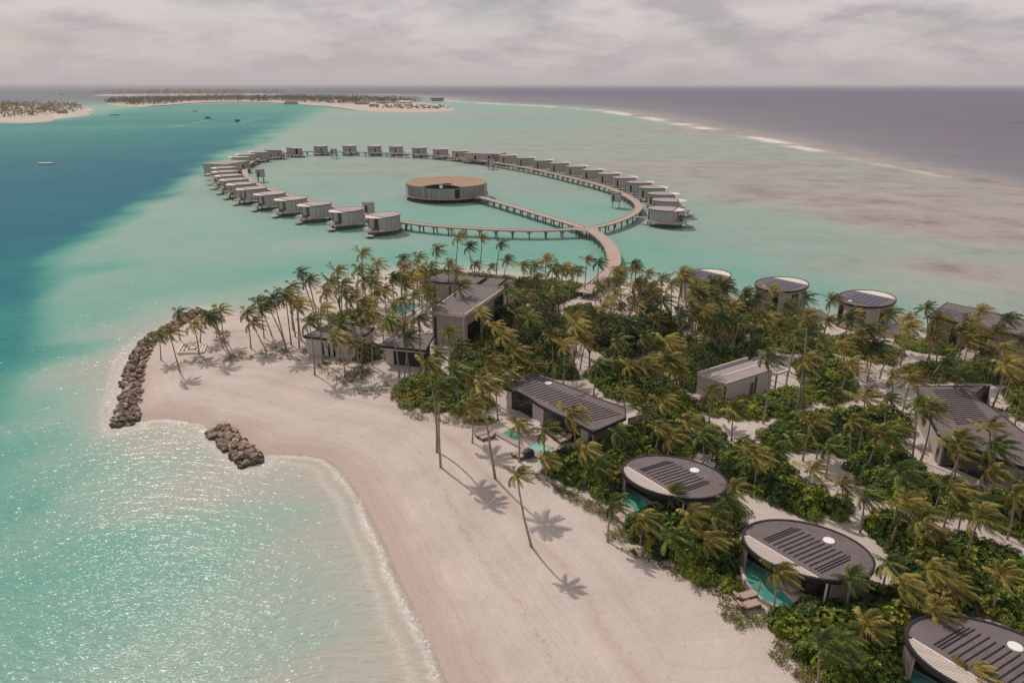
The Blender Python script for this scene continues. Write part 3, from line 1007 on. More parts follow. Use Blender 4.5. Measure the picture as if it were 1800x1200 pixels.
def water_mat(name, c1, c2):
    m, n, l, b, out = new_mat(name)
    t = N(n, 'ShaderNodeTexNoise'); t.inputs['Scale'].default_value = 0.8; t.inputs['Detail'].default_value = 3
    g = N(n, 'ShaderNodeNewGeometry'); l.new(g.outputs['Position'], t.inputs['Vector'])
    r = ramp(n, [(0.35, c1), (0.65, c2)])
    l.new(t.outputs[0], r.inputs[0]); l.new(r.outputs[0], b.inputs['Base Color'])
    b.inputs['Roughness'].default_value = 0.06
    b.inputs['IOR'].default_value = 1.33
    t2 = N(n, 'ShaderNodeTexNoise'); t2.inputs['Scale'].default_value = 2.2
    l.new(g.outputs['Position'], t2.inputs['Vector'])
    bp = N(n, 'ShaderNodeBump'); bp.inputs['Distance'].default_value = 0.03
    l.new(t2.outputs[0], bp.inputs['Height']); l.new(bp.outputs[0], b.inputs['Normal'])
    return m


M['pool_teal'] = water_mat('pool_water_teal', (.06, .27, .22), (.10, .35, .285))
M['pool_blue'] = water_mat('pool_water_blue', (.04, .17, .2), (.07, .25, .27))
M['pool_pale'] = water_mat('pool_water_pale', (.22, .46, .39), (.3, .54, .47))


def oval_villa(loc, label):
    t = thing('oval_villa', label, 'villa', loc, OANG, 'oval beach villas')
    RZ = 3.75
    p0, p1 = np.array([-6.3, 0.1]), np.array([1.2, -4.8])

    def chord_x(y):
        return p0[0] + (p0[1] - y) / (p0[1] - p1[1]) * (p1[0] - p0[0])
    full = ell(OA - .1, OB - .1, n=72)
    keep = [p for p in full if p[0] > chord_x(p[1]) or p[1] > 0.1]
    keep = sorted(keep, key=lambda p: (math.atan2(p[1], p[0]) - math.radians(-76)) % (2 * math.pi))
    roof = np.vstack([[p1], keep, [p0]])
    obj('roof', MB().prism(roof, RZ - .32, RZ), M['roof'], t)
    obj('roof_rim', MB().strip(ell(OA, OB, n=72), .24, RZ - .42, RZ + .1, True), M['roof_rim'], t)
    c = (p1 - p0) / np.linalg.norm(p1 - p0)
    mid = (p0 + p1) / 2
    obj('pergola_beam', MB().box((mid[0], mid[1], RZ - .1), (8.6, .22, .34), math.atan2(c[1], c[0])), M['white_wood'], t)
    slat = MB().box((0, 0, 0), (1, .105, .1)).mesh('slat', M['white_wood'])
    for i in range(27):
        y = -4.72 + i * (4.7 / 26.5)
        xl = -(OA - .12) * math.sqrt(max(0, 1 - (y / (OB - .05)) ** 2))
        xr = chord_x(y) - .12
        if xr - xl > .25:
            put('slat', slat, t, ((xl + xr) / 2, y, RZ - .02), scale=(xr - xl, 1, 1))
    seam = MB().box((0, 0, .03), (1, .09, .09)).mesh('seam', M['seam'])
    s0, s1 = np.array([-4.45, -.1]), np.array([1.3, -3.75])
    sd = np.array([.65, .76])
    for k, f in enumerate([0, .045, .09, .18, .27, .36, .45, .54, .63, .72, .81, .90, .95, 1.0]):
        a = s0 + (s1 - s0) * f
        L = 5.1 - (.5 if k in (0, 13) else .2 * (k % 2))
        q = a + sd * L / 2
        put('seam', seam, t, (q[0], q[1], RZ), (0, 0, math.atan2(sd[1], sd[0])), (L, 1, 1))
    obj('skylight', MB().lathe([(.62, 0), (.62, .1), (.55, .14), (.0, .15)], 20, (2.3, 2.3, RZ)), M['skylight'], t)
    wl_ = ell(OA * .95, OB * .95, -68, 198, 60)
    obj('wall', MB().strip(wl_, .16, -.3, RZ - .33), M['wall'], t)
    bat = MB()
    for p, q in zip(wl_[:-1], wl_[1:]):
        for f in (0.0, .5):
            r = p + (q - p) * f
            r = r * 1.018
            bat.box((r[0], r[1], RZ / 2 - .33), (.13, .1, RZ - .5), math.atan2(r[1] / OB ** 2, r[0] / OA ** 2))
    stuff(obj('slat_cladding', bat, M['slat'], t))
    obj('post', MB().box((1.95, -4.78, RZ / 2 - .3), (.2, .3, RZ - .1)), M['white_wood'], t)
    obj('window', MB().strip([(-5.75, .55), (-3.2, -.9), (1.55, -4.0)], .08, .3, RZ - .34), M['glass'], t)
    deck = smooth_poly([(-6.75, .6), (-6.6, -1.6), (-5.7, -4.2), (-4.2, -6.0), (-2.2, -6.75), (-.2, -6.5), (1.6, -5.9), (2.2, -4.9), (1.6, -3.6), (-3.0, -.6), (-5.6, .9)], 2)
    obj('terrace', MB().prism(deck, -.5, .30), M['stone'], t)
    pool = smooth_poly([(-6.05, .1), (-6.0, -1.9), (-5.2, -4.0), (-3.9, -5.5), (-2.4, -6.1), (-.9, -6.0), (-.6, -5.2), (-1.5, -4.4), (-2.2, -3.2), (-2.6, -2.0), (-3.6, -1.0), (-5.0, -.2)], 2)
    obj('pool', MB().prism(pool, -.3, .335), M['pool_teal'], t)
    obj('pool_rim', MB().strip(smooth_poly([(-6.45, .3), (-6.3, -1.8), (-5.5, -4.1), (-4.1, -5.8), (-2.4, -6.5), (-.4, -6.3)], 3, False), .32, .1, .46), M['white_wood'], t)
    bed = MB().lathe([(1.05, 0), (1.1, .35), (.95, .5), (.0, .52)], 20, (-1.2, -2.7, .3))
    obj('round_daybed', bed, M['cushion'], t)
    return t


OV = [(20.84, 76.12), (31.96, 61.46)]
d_ = np.array(at(1595, 1118, 5)) - np.array(at(1307.7, 938, 5))
OV.append((OV[1][0] + d_[0], OV[1][1] + d_[1]))
ov0 = oval_villa((OV[0][0], OV[0][1], 1.25), 'oval beach villa with a teal pool, the one nearest the long pool villa')
dup(ov0, (OV[1][0], OV[1][1], 1.25), label='oval beach villa with a teal pool, between the two other oval villas')
dup(ov0, (OV[2][0], OV[2][1], 1.25), label='oval beach villa with slatted white crescent roof, cut by the frame at the bottom')


# ---- houses described by their roof outline
def house(name, label, cat, roof_px, zr, edges, thick=.35, ins=.7, wall='wall', roof='roof', rim=True, parapet=0.0, rim_mat='roof_rim', base=-.3, zg=1.3):
    """edges: {edge index: [(from, to, part name, material, height share), ...]} openings along that side of the outline."""
    W = atm(roof_px, zr)
    c = W.mean(0)
    P = W - c
    t = thing(name, label, cat, (c[0], c[1], zg))
    zt = zr - zg
    obj('roof', MB().prism(inset(P, .08), zt - thick, zt), M[roof], t)
    if rim:
        obj('roof_rim', MB().strip(P, .22, zt - thick - .06, zt + .07 + parapet, True), M[rim_mat], t)
    Q = inset(P, ins)
    obj('wall', MB().strip(Q, .2, base, zt - thick - .004, True), M[wall], t)
    ar = (P[:, 0] * np.roll(P[:, 1], -1) - np.roll(P[:, 0], -1) * P[:, 1]).sum()
    s = 1 if ar > 0 else -1
    for e, ops in edges.items():
        a, b_ = Q[e], Q[(e + 1) % len(Q)]
        d = b_ - a
        nrm = np.array([d[1], -d[0]]) / np.linalg.norm(d) * s
        for f0, f1, nm, mt, hs in ops:
            m0, m1 = a + d * f0 + nrm * .1, a + d * f1 + nrm * .1
            q = (m0 + m1) / 2
            obj(nm, MB().box((q[0], q[1], base + (zt - thick - base) * hs / 2), (np.linalg.norm(m1 - m0), .06, (zt - thick - base) * hs - .02), math.atan2(d[1], d[0])), M[mt], t)
    return t, c, P, Q, zt


def z5(x, y):      # pixel of the crop (850,620) x 5.143
    return 850 + x / 5.143, 620 + y / 5.143


LV = [z5(*p) for p in [(130, 305), (200, 315), (300, 345), (400, 395), (500, 465), (640, 538), (800, 608), (990, 715), (1285, 585), (1280, 500), (1000, 400), (700, 275), (450, 195)]]
t, c, P, Q, zt = house('long_pool_villa', 'long low villa with a dark ribbed roof facing the two-part pool', 'villa', LV, 5.2, {
    1: [(.35, 1, 'window', 'glass', .95)], 2: [(0, 1, 'window', 'glass', .95)], 3: [(0, .15, 'window', 'glass', .95)],
    4: [(.1, 1, 'window', 'glass', .95)], 5: [(0, 1, 'window', 'glass', .95)], 6: [(0, .35, 'window', 'glass', .95), (.78, .98, 'door', 'glass', .85)]},
    ins=.75, wall='wall_pale', zg=1.3)
seam = MB().box((0, 0, .03), (1, .11, .09)).mesh('seam', M['seam'])
for i in range(24):
    f = i / 23
    a = np.array(at(896 + (1030 - 896) * f, 677 + (742 - 677) * f, 5.2)) - c
    b_ = np.array(at(930 + (1092 - 930) * f, 666 + (727 - 666) * f, 5.2)) - c
    if i % 4 == 3:
        a = a + (b_ - a) * .08
    q = (a + b_) / 2
    put('seam', seam, t, (q[0], q[1], zt), (0, 0, math.atan2(*(b_ - a)[::-1])), (np.linalg.norm(b_ - a), 1, 1))
obj('skylight', MB().lathe([(.6, 0), (.6, .16), (.0, .25)], 18, (*(np.array(at(964, 673, 5.3)) - c), zt)), M['skylight'], t)
obj('skylight', MB().lathe([(.7, 0), (.7, .12), (.0, .16)], 18, (*(np.array(at(1020, 692, 5.3)) - c), zt)), M['roof'], t)
bat = MB()
e = Q[8] - Q[7]
for i in range(26):
    r = Q[7] + e * (i + .5) / 26 + np.array([e[1], -e[0]]) / np.linalg.norm(e) * .14
    bat.box((r[0], r[1], zt / 2 - .2), (.1, .12, zt - .5), math.atan2(e[1], e[0]))
stuff(obj('slat_cladding', bat, M['slat'], t))
for e_, f0, f1 in ((1, .0, .3), (3, .2, 1.0)):
    pass
# slatted screen wall that runs on from the right end
A_, B_ = np.array(at(1104, 745, 3)), np.array(at(1141, 733, 3))
sw = thing('screen_wall', 'low slatted timber screen at the right end of the long villa', 'wall', (*A_, 1.2))
obj('panel', MB().strip([(0, 0), tuple(B_ - A_)], .15, -.3, 2.6), M['wall'], sw)
obj('cap', MB().strip([(-.05, 0), tuple((B_ - A_) * 1.02)], .26, 2.6, 2.7), M['seam'], sw)

# its terrace and pool
tp = thing('pool_terrace', 'pale stone terrace with a two-part turquoise pool in front of the long villa', 'pool', (*at(930, 775, 1.4), 1.3))
o_ = np.array(tp.location[:2])


def tl(px, py, z=1.5):
    return tuple(np.array(at(px, py, z)) - o_)


obj('paving', MB().prism([tl(866, 757), tl(951, 804), tl(1007, 783), tl(985, 763), tl(958, 752), tl(930, 735), tl(905, 727), tl(880, 735), tl(868, 745)], -.5, .12), M['stone'], tp)
obj('pool_water', MB().prism([tl(881, 762), tl(903, 774.5), tl(922, 767.5), tl(896, 753)], -.2, .15), M['pool_teal'], tp)
obj('pool_water', MB().prism([tl(926, 785), tl(950, 796), tl(972, 788), tl(945, 776)], -.2, .15), M['pool_pale'], tp)
obj('sun_shelf', MB().prism([tl(904, 775), tl(925, 785), tl(944, 776), tl(923, 768)], -.2, .17), M['stone'], tp)
obj('pool_kerb', MB().strip([tl(868, 757.5), tl(950, 803)], .9, -.3, .28), M['deck'], tp)
obj('pool_kerb', MB().strip([tl(896, 752), tl(972, 787)], .5, .0, .24), M['deck'], tp)

# ---- the big flat-roofed building and its neighbours
BIG = [(757, 547), (817, 553.5), (888, 505.5), (821, 500)]
bz = 8.8
t, c, P, Q, zt = house('flat_roofed_pavilion', 'large flat-roofed building with a pale roof edge among the palms', 'building', BIG, bz, {
    0: [(.06, .12, 'window', 'glass', .9), (.28, .305, 'pilaster', 'wall_pale', 1), (.62, .645, 'pilaster', 'wall_pale', 1), (.95, 1.0, 'pilaster', 'wall_pale', 1)],
    1: [(.0, .03, 'pilaster', 'wall_pale', 1), (.06, .4, 'window', 'glass', .7), (.72, .97, 'window', 'glass', .9)]}, ins=.25, thick=.5, rim_mat='white_wood', parapet=.12)
for nm, lab, px, zz in (
        ('low_wing', 'low dark-roofed wing with a slanted end behind the large flat roof', [(740, 494), (836, 499.5), (854, 487.5), (776, 480)], 6.2),
        ('low_wing', 'small low roof set between the two other back wings', [(842, 500), (874, 502.5), (890, 490), (858.5, 487.8)], 5.6),
        ('low_wing', 'low grey wing at the far end behind the flat-roofed building', [(878, 504), (904, 510), (907, 492), (893, 491)], 6.0)):
    house(nm, lab, 'building', px, zz, {0: [(.2, .24, 'window', 'glass', .85), (.5, .54, 'window', 'glass', .85)]}, ins=.3, thick=.3)
house('beach_pavilion', 'dark-roofed pavilion with pale walls at the open sand, left one of the two', 'building',
      [(533.5, 591), (562, 593.5), (623, 601), (658, 577), (584, 567)], 5.0,
      {1: [(.02, .08, 'window', 'glass', .8), (.2, .26, 'window', 'glass', .8), (.36, .42, 'window', 'glass', .8)], 2: [(.2, .3, 'window', 'glass', .8), (.45, .55, 'window', 'glass', .8)]}, ins=.3, wall='wall_pale')
t, c, P, Q, zt = house('open_pavilion', 'open-fronted beach pavilion with dark roof and pale fascia beneath leaning palms', 'building',
                       [(665, 607), (748, 615.5), (764, 587), (694, 589)], 5.3,
                       {0: [(.22, .97, 'opening_shade', 'dark', .82)], 1: [(.1, .9, 'opening_shade', 'dark', .7)]}, ins=.9, wall='wall_pale')  # dark panels on the wall carry the shade of the open front
obj('fascia', MB().box((*((P[0] + P[1]) / 2 + (P[2] - P[1]) * .02), zt - .45), (np.linalg.norm(P[1] - P[0]) * .97, .12, .6), math.atan2(*(P[1] - P[0])[::-1])), M['white_wood'], t)
hp = thing('lap_pool', 'blue rectangular pool beside the palms left of the large flat roof', 'pool', (*at(710, 546, 1.5), 1.35))
o_ = np.array(hp.location[:2])
obj('paving', MB().prism([tl(655, 553), tl(712, 560), tl(752, 532), tl(695, 528)], -.4, .14), M['stone'], hp)
obj('pool_water', MB().prism([tl(676, 549), tl(712, 553), tl(742, 534.5), tl(700, 532)], -.2, .18), M['pool_blue'], hp)

# ---- small flat-roofed house with the walled court
SH = [(1226.5, 658.7), (1278, 674.7), (1359, 649), (1313.7, 632.3)]
t, c, P, Q, zt = house('flat_roofed_house', 'small pale house with a flat grey roof and raised back parapet', 'house', SH, 5.0,
                       {0: [(.95, 1, 'corner_slot', 'dark', .95)], 1: [(.52, .6, 'window', 'brown_wood', .75), (.62, .66, 'doorway', 'dark', .98)]}, ins=.1, wall='wall_pale', roof='roof_pale', rim=False)
obj('parapet', MB().strip([P[3], P[0]], .25, zt - .3, zt + .55), M['wall_pale'], t)
obj('parapet', MB().strip([P[0], P[1]], .2, zt - .3, zt + .12), M['wall_pale'], t)
obj('roof_rib', MB().strip([P[0] * .5 + P[1] * .5, P[2] * .5 + P[3] * .5], .3, zt, zt + .08), M['white_wood'], t)
ct = thing('pergola_frame', 'white square pergola frame at the right end of the small house', 'pergola', (*at(1356, 645, 4), 1.3))
o_ = np.array(ct.location[:2])
cor = [tl(1326, 636, 4.6), tl(1338, 632, 4.6), tl(1386, 649, 4.6), tl(1366, 655.5, 4.6)]
for i in range(4):
    obj('beam', MB().strip([cor[i], cor[(i + 1) % 4]], .3, 2.9, 3.3), M['white_wood'], ct)
    obj('post', MB().box((*cor[i], 1.35), (.25, .25, 3.3)), M['wall'], ct)


# ---- house with the swept roof on the right
def z6(x, y):
    return 1540 + x / 6, 640 + y / 6


SV = [z6(*p) for p in [(420, 232), (1165, 226), (1100, 262), (1066, 300), (1072, 345), (1110, 392), (1190, 440), (1300, 520), (1560, 720), (1800, 900), (1700, 1130), (1300, 1000), (900, 830), (700, 800), (600, 620), (480, 410)]]
t, c, P, Q, zt = house('swept_roof_house', 'large house with a swept dark roof of parallel ribs at the path', 'house', SV, 5.4,
                       {13: [(.1, .35, 'window', 'glass', .9)], 11: [(.1, .9, 'window', 'glass', .9)], 12: [(.1, .9, 'window', 'glass', .9)]}, ins=.35, wall='wall')
for i in range(18):
    f = i / 17
    a = np.array(at(*z6(600 + (845 - 600) * f, 275 + (635 - 275) * f), 5.4)) - c
    b_ = np.array(at(*z6(925 + (1200 - 925) * f, 272 + (600 - 272) * f), 5.4)) - c
    q = (a + b_) / 2
    put('seam', seam, t, (q[0], q[1], zt), (0, 0, math.atan2(*(b_ - a)[::-1])), (np.linalg.norm(b_ - a), 1, 1))
obj('skylight', MB().lathe([(.5, 0), (.5, .15), (.0, .22)], 16, (*(np.array(at(*z6(545, 345), 5.5)) - c), zt)), M['skylight'], t)
obj('vent', MB().lathe([(.25, 0), (.28, .3), (.0, .4)], 12, (*(np.array(at(*z6(810, 790), 5.5)) - c), zt)), M['skylight'], t)
# curved slatted wall in the notch of its roof
sc_ = thing('screen_wall', 'curved slatted screen in the notch of the swept roof', 'wall', (*at(*z6(1150, 330), 4), 1.3))
o_ = np.array(sc_.location[:2])
ln = [tl(*z6(*p), 4.6) for p in [(1072, 330), (1085, 285), (1130, 255), (1205, 232)]] + [tl(*z6(1190, 415), 4.6)]
obj('panel', MB().strip(ln[:4], .15, -.3, 3.7), M['wall'], sc_)
obj('panel', MB().strip([ln[3], ln[4]], .15, -.3, 3.7), M['slat'], sc_)


# ---- drums over the shore with solar roofs
def solar_drum(loc, rz, label):
    t = thing('solar_drum_villa', label, 'villa', loc, rz, 'round shore villas with solar roofs')
    a, b_, RZ = 7.7, 5.65, 5.3
    cx = 4.0
    k = math.degrees(math.acos(cx / a))
    obj('roof', MB().prism(ell(a - .1, b_ - .1, k, 360 - k, 60), RZ - .3, RZ), M['roof'], t)
    obj('canopy', MB().prism(ell(a - .1, b_ - .1, -k + 1, k - 1, 20), RZ - .22, RZ - .04), M['white_wood'], t)
    obj('roof_rim', MB().strip(ell(a, b_, n=64), .22, RZ - .38, RZ + .08, True), M['roof_rim'], t)
    obj('wall', MB().strip(ell(a * .94, b_ * .94, 40, 320, 56), .18, .0, RZ - .31), M['wall'], t)
    obj('floor', MB().prism(ell(a, b_, n=48), -.4, .0), M['deck'], t)
    for q, w in ((150, 9), (205, 6), (250, 9)):
        s = ell(a * .955, b_ * .955, q - w, q + w, 8)
        obj('window', MB().strip(s, .1, .4, RZ - .9), M['glass'], t)
    pn = MB().box((0, 0, .06), (1, 1, .06)).mesh('solar_panel', M['solar'])
    for i in range(5):
        for j in range(6):
            x, y = -4.3 + i * 1.62, -3.15 + j * 1.22
            if (x / (a - 1)) ** 2 + (y / (b_ - .7)) ** 2 < 1 and x < cx - .7:
                put('solar_panel', pn, t, (x, y, RZ), scale=(1.5, 1.08, 1))
    obj('skylight', MB().lathe([(.45, 0), (.45, .15), (0, .2)], 14, (-5.4, 1.4, RZ)), M['skylight'], t)
    ps = MB().lathe([(.18, -4.2), (.18, -.4)], 8).mesh('stilt', M['post'])
    for q in ell(a * .85, b_ * .85, n=12):
        put('stilt', ps, t, (q[0], q[1], 0))
    return t


sd0 = solar_drum((65.9, 161.0, 1.3), math.radians(41), 'round shore villa with solar roof, middle one of the three drums')
dup(sd0, (80.9, 149.2, 1.3), label='round shore villa with solar roof and white skylight, nearest the solar longhouse')
dup(sd0, (*at(1240, 484, 6.6), 1.3), label='round shore villa with solar roof mostly hidden by palms, nearest the boardwalk')


def z7(x, y):
    return 1420 + x / 4.737, 500 + y / 4.737


SL = [z7(*p) for p in [(1000, 262), (1150, 290), (1320, 330), (1560, 380), (1800, 432), (2300, 560), (2300, 440), (1800, 292), (1400, 204), (1160, 150)]]
t, c, P, Q, zt = house('solar_longhouse', 'long pointed house over the shore with rows of solar panels on its roof', 'house', SL, 6.6,
                       {1: [(.35, .7, 'opening_shade', 'dark', .9)], 2: [(.25, .4, 'window', 'glass', .9), (.6, .8, 'opening_shade', 'dark', .9)], 0: [(.2, .3, 'window', 'glass', .9)]}, ins=.5, zg=1.2)  # open bays are dark panels, their inner shade put into the colour
pn = MB().box((0, 0, .06), (1, 1, .06)).mesh('solar_panel', M['solar'])
for i in range(7):
    for j in range(4):
        u_, v_ = i / 7, j / 4
        a = np.array(at(*z7(1075 + 330 * u_ + 90 * v_, 240 + 85 * u_ - 48 * v_), 6.6)) - c
        put('solar_panel', pn, t, (a[0], a[1], zt), (0, 0, math.radians(-50)), (1.7, 1.25, 1))
obj('terrace', MB().prism(inset(P, -.6), -.9, -.25), M['deck'], t)
dk = thing('plank_ramp', 'pale timber walkway from the sand to the solar longhouse', 'walkway', (*at(1700, 620, 1.5), 1.4))
o_ = np.array(dk.location[:2])
a_, b_ = np.array(tl(1681, 640)), np.array(tl(1725, 604))
n_ = 16
pk = MB().box((0, 0, .09), (2.6, 1, .12)).mesh('plank', M['deck'])
L_ = np.linalg.norm(b_ - a_)
for i in range(n_):
    q = a_ + (b_ - a_) * (i + .5) / n_
    put('plank', pk, dk, (q[0], q[1], .25), (0, 0, math.atan2(*(b_ - a_)[::-1]) - math.pi / 2), (1, L_ / n_ * .9, 1))

# ------------------------------------------------------------------ the ring on stilts
DECK_Z = 3.0
RING_PX = [(706, 390), (740, 394.5), (800, 399.5), (860, 403), (920, 405), (970, 404.5), (1030, 401.5), (1060, 396.5), (1085, 389), (1105, 381), (1119, 372), (1124, 363), (1118, 354), (1105, 345.5),
           (1088, 337), (1068, 329), (1040, 321), (1000, 311.5), (960, 302), (920, 294), (880, 287.5), (850, 282.8), (810, 277.3), (770, 273.3), (730, 271), (690, 269.2), (650, 268), (610, 267.5),
           (570, 266.8), (535, 266.3), (505, 268), (480, 271.5), (460, 276.5), (443, 283), (433, 291), (429, 300), (433, 309), (441, 317), (456, 325), (476, 333), (500, 341), (530, 349), (560, 357),
           (590, 364), (620, 371.5), (650, 378), (680, 384.5)]
RING = smooth_poly(atm(RING_PX, DECK_Z), 2)
RC = RING.mean(0)


def boardwalk(name, label, line, w, closed, gap, group=None, skip=None):
    L = np.asarray(line)
    seg = np.linalg.norm(np.diff(np.vstack([L, L[:1]]) if closed else L, axis=0), axis=1)
    cum = np.concatenate([[0], np.cumsum(seg)])
    n = int(cum[-1] / 3.0)
    s = np.linspace(0, cum[-1], n, endpoint=not closed)
    LL = np.vstack([L, L[:1]]) if closed else L
    R = np.stack([np.interp(s, cum, LL[:, 0]), np.interp(s, cum, LL[:, 1])], 1)
    o = R.mean(0) if closed else R[0]
    R = R - o
    t = thing(name, label, 'boardwalk', (o[0], o[1], 0), group=group)
    obj('deck', MB().strip(R, w, DECK_Z - .18, DECK_Z, closed), M['boardwalk'], t)
    T = (np.roll(R, -1, 0) - np.roll(R, 1, 0)) if closed else np.gradient(R, axis=0)
    T /= np.linalg.norm(T, axis=1, keepdims=True)
    Nn = np.stack([T[:, 1], -T[:, 0]], 1)
    for sgn in (-1, 1):
        obj('kerb', MB().strip(R + Nn * sgn * (w / 2 - .12), .24, DECK_Z - .35, DECK_Z + .16, closed), M['deck'], t)
    b = MB()
    for sgn in (-1, 1):
        b.box((0, sgn * (w / 2 - .35), DECK_Z / 2 - 1.2), (.36, .36, DECK_Z + 2.1))
        b.tube([(-1.1, sgn * (w / 2 - .35), DECK_Z - .3), (0, sgn * (w / 2 - .35), DECK_Z - 1.3)], .13, 4)
        b.tube([(1.1, sgn * (w / 2 - .35), DECK_Z - .3), (0, sgn * (w / 2 - .35), DECK_Z - 1.3)], .13, 4)
    b.box((0, 0, DECK_Z - .33), (.4, w - .1, .3))
    tm = b.mesh('trestle', M['post'])
    step = max(1, round(gap / 3.0))
    for i in range(0, n, step):
        put('trestle', tm, t, (R[i][0], R[i][1], 0), (0, 0, math.atan2(T[i][1], T[i][0])))
    return t


boardwalk('ring_boardwalk', 'timber boardwalk on stilts that closes the great ring of villas', RING, 3.2, True, 6)
SPUR = smooth_poly(atm([(1026, 400), (990, 389), (940, 374), (890, 359), (855, 349), (838, 345)], DECK_Z), 2, False)
boardwalk('spa_boardwalk', 'straight boardwalk on stilts from the ring to the round pavilion in its middle', SPUR, 3.4, False, 5)
LINK = smooth_poly(atm([(1032, 403), (1050, 412), (1068, 427), (1078, 445), (1080, 460), (1074, 474), (1062, 488), (1045, 502), (1026, 516)], DECK_Z - .3), 3, False)
boardwalk('island_boardwalk', 'curving boardwalk that joins the island to the ring', LINK, 4.2, False, 6)
jt = MB().prism(ell(4.6, 4.6, n=20), DECK_Z - .12, DECK_Z + .03)
tag(obj('crossing_platform', jt, M['boardwalk'], loc=(*at(1029, 401.5, DECK_Z), 0)), 'round timber platform where the three boardwalks meet', 'platform')


def water_villa():
    t = thing('water_villa', '', 'villa', (0, 0, 0), 0, 'oval villas on stilts round the ring')
    a, b_, F, RZ = 7.0, 5.3, 2.3, 6.9
    cx = 3.4
    k = math.degrees(math.acos(cx / a))
    obj('roof', MB().prism(ell(a, b_, k + 2, 360 - k + 6, 40), RZ - .2, RZ), M['roof_v'], t)
    obj('canopy', MB().prism(np.vstack([ell(a + .6, b_, -k + 6, k - 2, 14)]), RZ - .28, RZ - .06), M['white_wood'], t)
    obj('roof_rim', MB().strip(ell(a, b_, k + 2, 360 - k + 6, 40), .2, RZ - .24, RZ + .05), M['roof_rim_v'], t)
    obj('wall', MB().strip(ell(a * .93, b_ * .93, 48, 315, 40), .2, F, RZ - .21), M['wall_v'], t)
    obj('inner_wall', MB().strip([(3.9, 3.6), (3.2, .8)], .12, F, RZ - .21), M['wall_pale'], t)
    obj('inner_wall', MB().strip([(3.3, -1.6), (4.2, -3.4)], .12, F, RZ - .21), M['wall_pale'], t)
    obj('window', MB().strip([(3.2, .8), (3.3, -1.6)], .1, F + .1, RZ - .4), M['glass'], t)
    obj('door', MB().strip(ell(a * .955, b_ * .955, 206, 216, 4), .1, F + .1, RZ - 1.2), M['dark'], t)
    bt = MB()
    for q in (70, 84, 98, 112, 126, 140, 154, 168, 182, 196, 228, 242, 256, 270, 284, 298, 310):
        s = ell(a * .948, b_ * .948, q, q + 1, 2)[0]
        bt.box((s[0], s[1], (F + RZ) / 2 - .3), (.16, .16, RZ - F - .9), math.atan2(s[1] / b_ ** 2, s[0] / a ** 2))
    stuff(obj('batten_cladding', bt, M['slat'], t))
    obj('terrace', MB().prism(ell(8.0, 6.0, n=36, cx=.7), F - .45, F), M['terrace_v'], t)
    obj('plunge_pool', MB().prism(ell(1.1, 2.0, n=16, cx=7.0, cy=-1.2), F - .2, F + .05), M['pool_teal'], t)
    obj('swim_platform', MB().prism(ell(1.5, 1.9, n=16, cx=9.3, cy=2.6), .7, 1.0), M['deck'], t)
    obj('daybed', MB().box((5.9, 2.2, F + .35), (1.6, 2.0, .7)), M['brown_wood'], t)
    obj('skylight', MB().lathe([(.55, 0), (.55, .15), (0, .2)], 12, (-4.2, .6, RZ)), M['skylight'], t)
    ps = MB().lathe([(.22, -2.0), (.22, F - .45)], 6).mesh('stilt', M['post'])
    for q in ell(6.6, 4.6, n=11):
        put('stilt', ps, t, (q[0], q[1], 0))
    obj('gangway', MB().box((-9.0, .5, F + .25), (5.4, 1.5, .25)), M['boardwalk'], t)
    return t


M['roof_v'] = rough_mat('overwater_roof', (0.29, 0.24, 0.24), (0.35, 0.29, 0.285), 0.4, 0.42, spec=0.5, rand=0.1, coord='World')
M['roof_rim_v'] = rough_mat('overwater_roof_rim', (0.11, 0.1, 0.1), (0.15, 0.135, 0.13), 1.0, 0.7)
M['wall_v'] = rough_mat('silvered_timber_wall', (0.31, 0.315, 0.295), (0.44, 0.44, 0.41), 1.1, 0.85, stretch=(2.5, 2.5, 0.15), rand=0.07)
M['terrace_v'] = rough_mat('silvered_deck', (0.36, 0.31, 0.28), (0.45, 0.39, 0.355), 1.5, 0.8)
NEARL = [(674, 377.5), (610, 368), (554, 358), (512, 348.5), (475, 339.5), (443, 330.5), (425, 322.3), (412, 314.8), (402, 307.8), (396, 301), (394.5, 294.2)]
FARL = [(420, 275.8), (432, 271), (454, 267), (482, 262.8), (517, 259.3)]
TOP = [(563.5, 256.5), (614, 256), (658, 256.5), (696, 257), (737, 259.3), (774.5, 261.8), (809, 265)]
RIGHT = [(893.5, 272.7), (924, 277), (954.5, 281.3), (984, 286), (1013.5, 291.7), (1042.5, 297.8), (1071, 304.3), (1099, 311.3), (1125.5, 319.8), (1148.5, 328.7), (1165.5, 339.8), (1175.5, 351.3), (1170, 366.5)]
ORD = ['first', 'second', 'third', 'fourth', 'fifth', 'sixth', 'seventh', 'eighth', 'ninth', 'tenth', 'eleventh', 'twelfth', 'thirteenth', 'fourteenth', 'fifteenth', 'sixteenth', 'seventeenth', 'eighteenth', 'nineteenth', 'twentieth'] + [str(i) + ('st' if i % 10 == 1 else 'nd' if i % 10 == 2 else 'rd' if i % 10 == 3 else 'th') for i in range(21, 60)]
wv = water_villa()
first = True
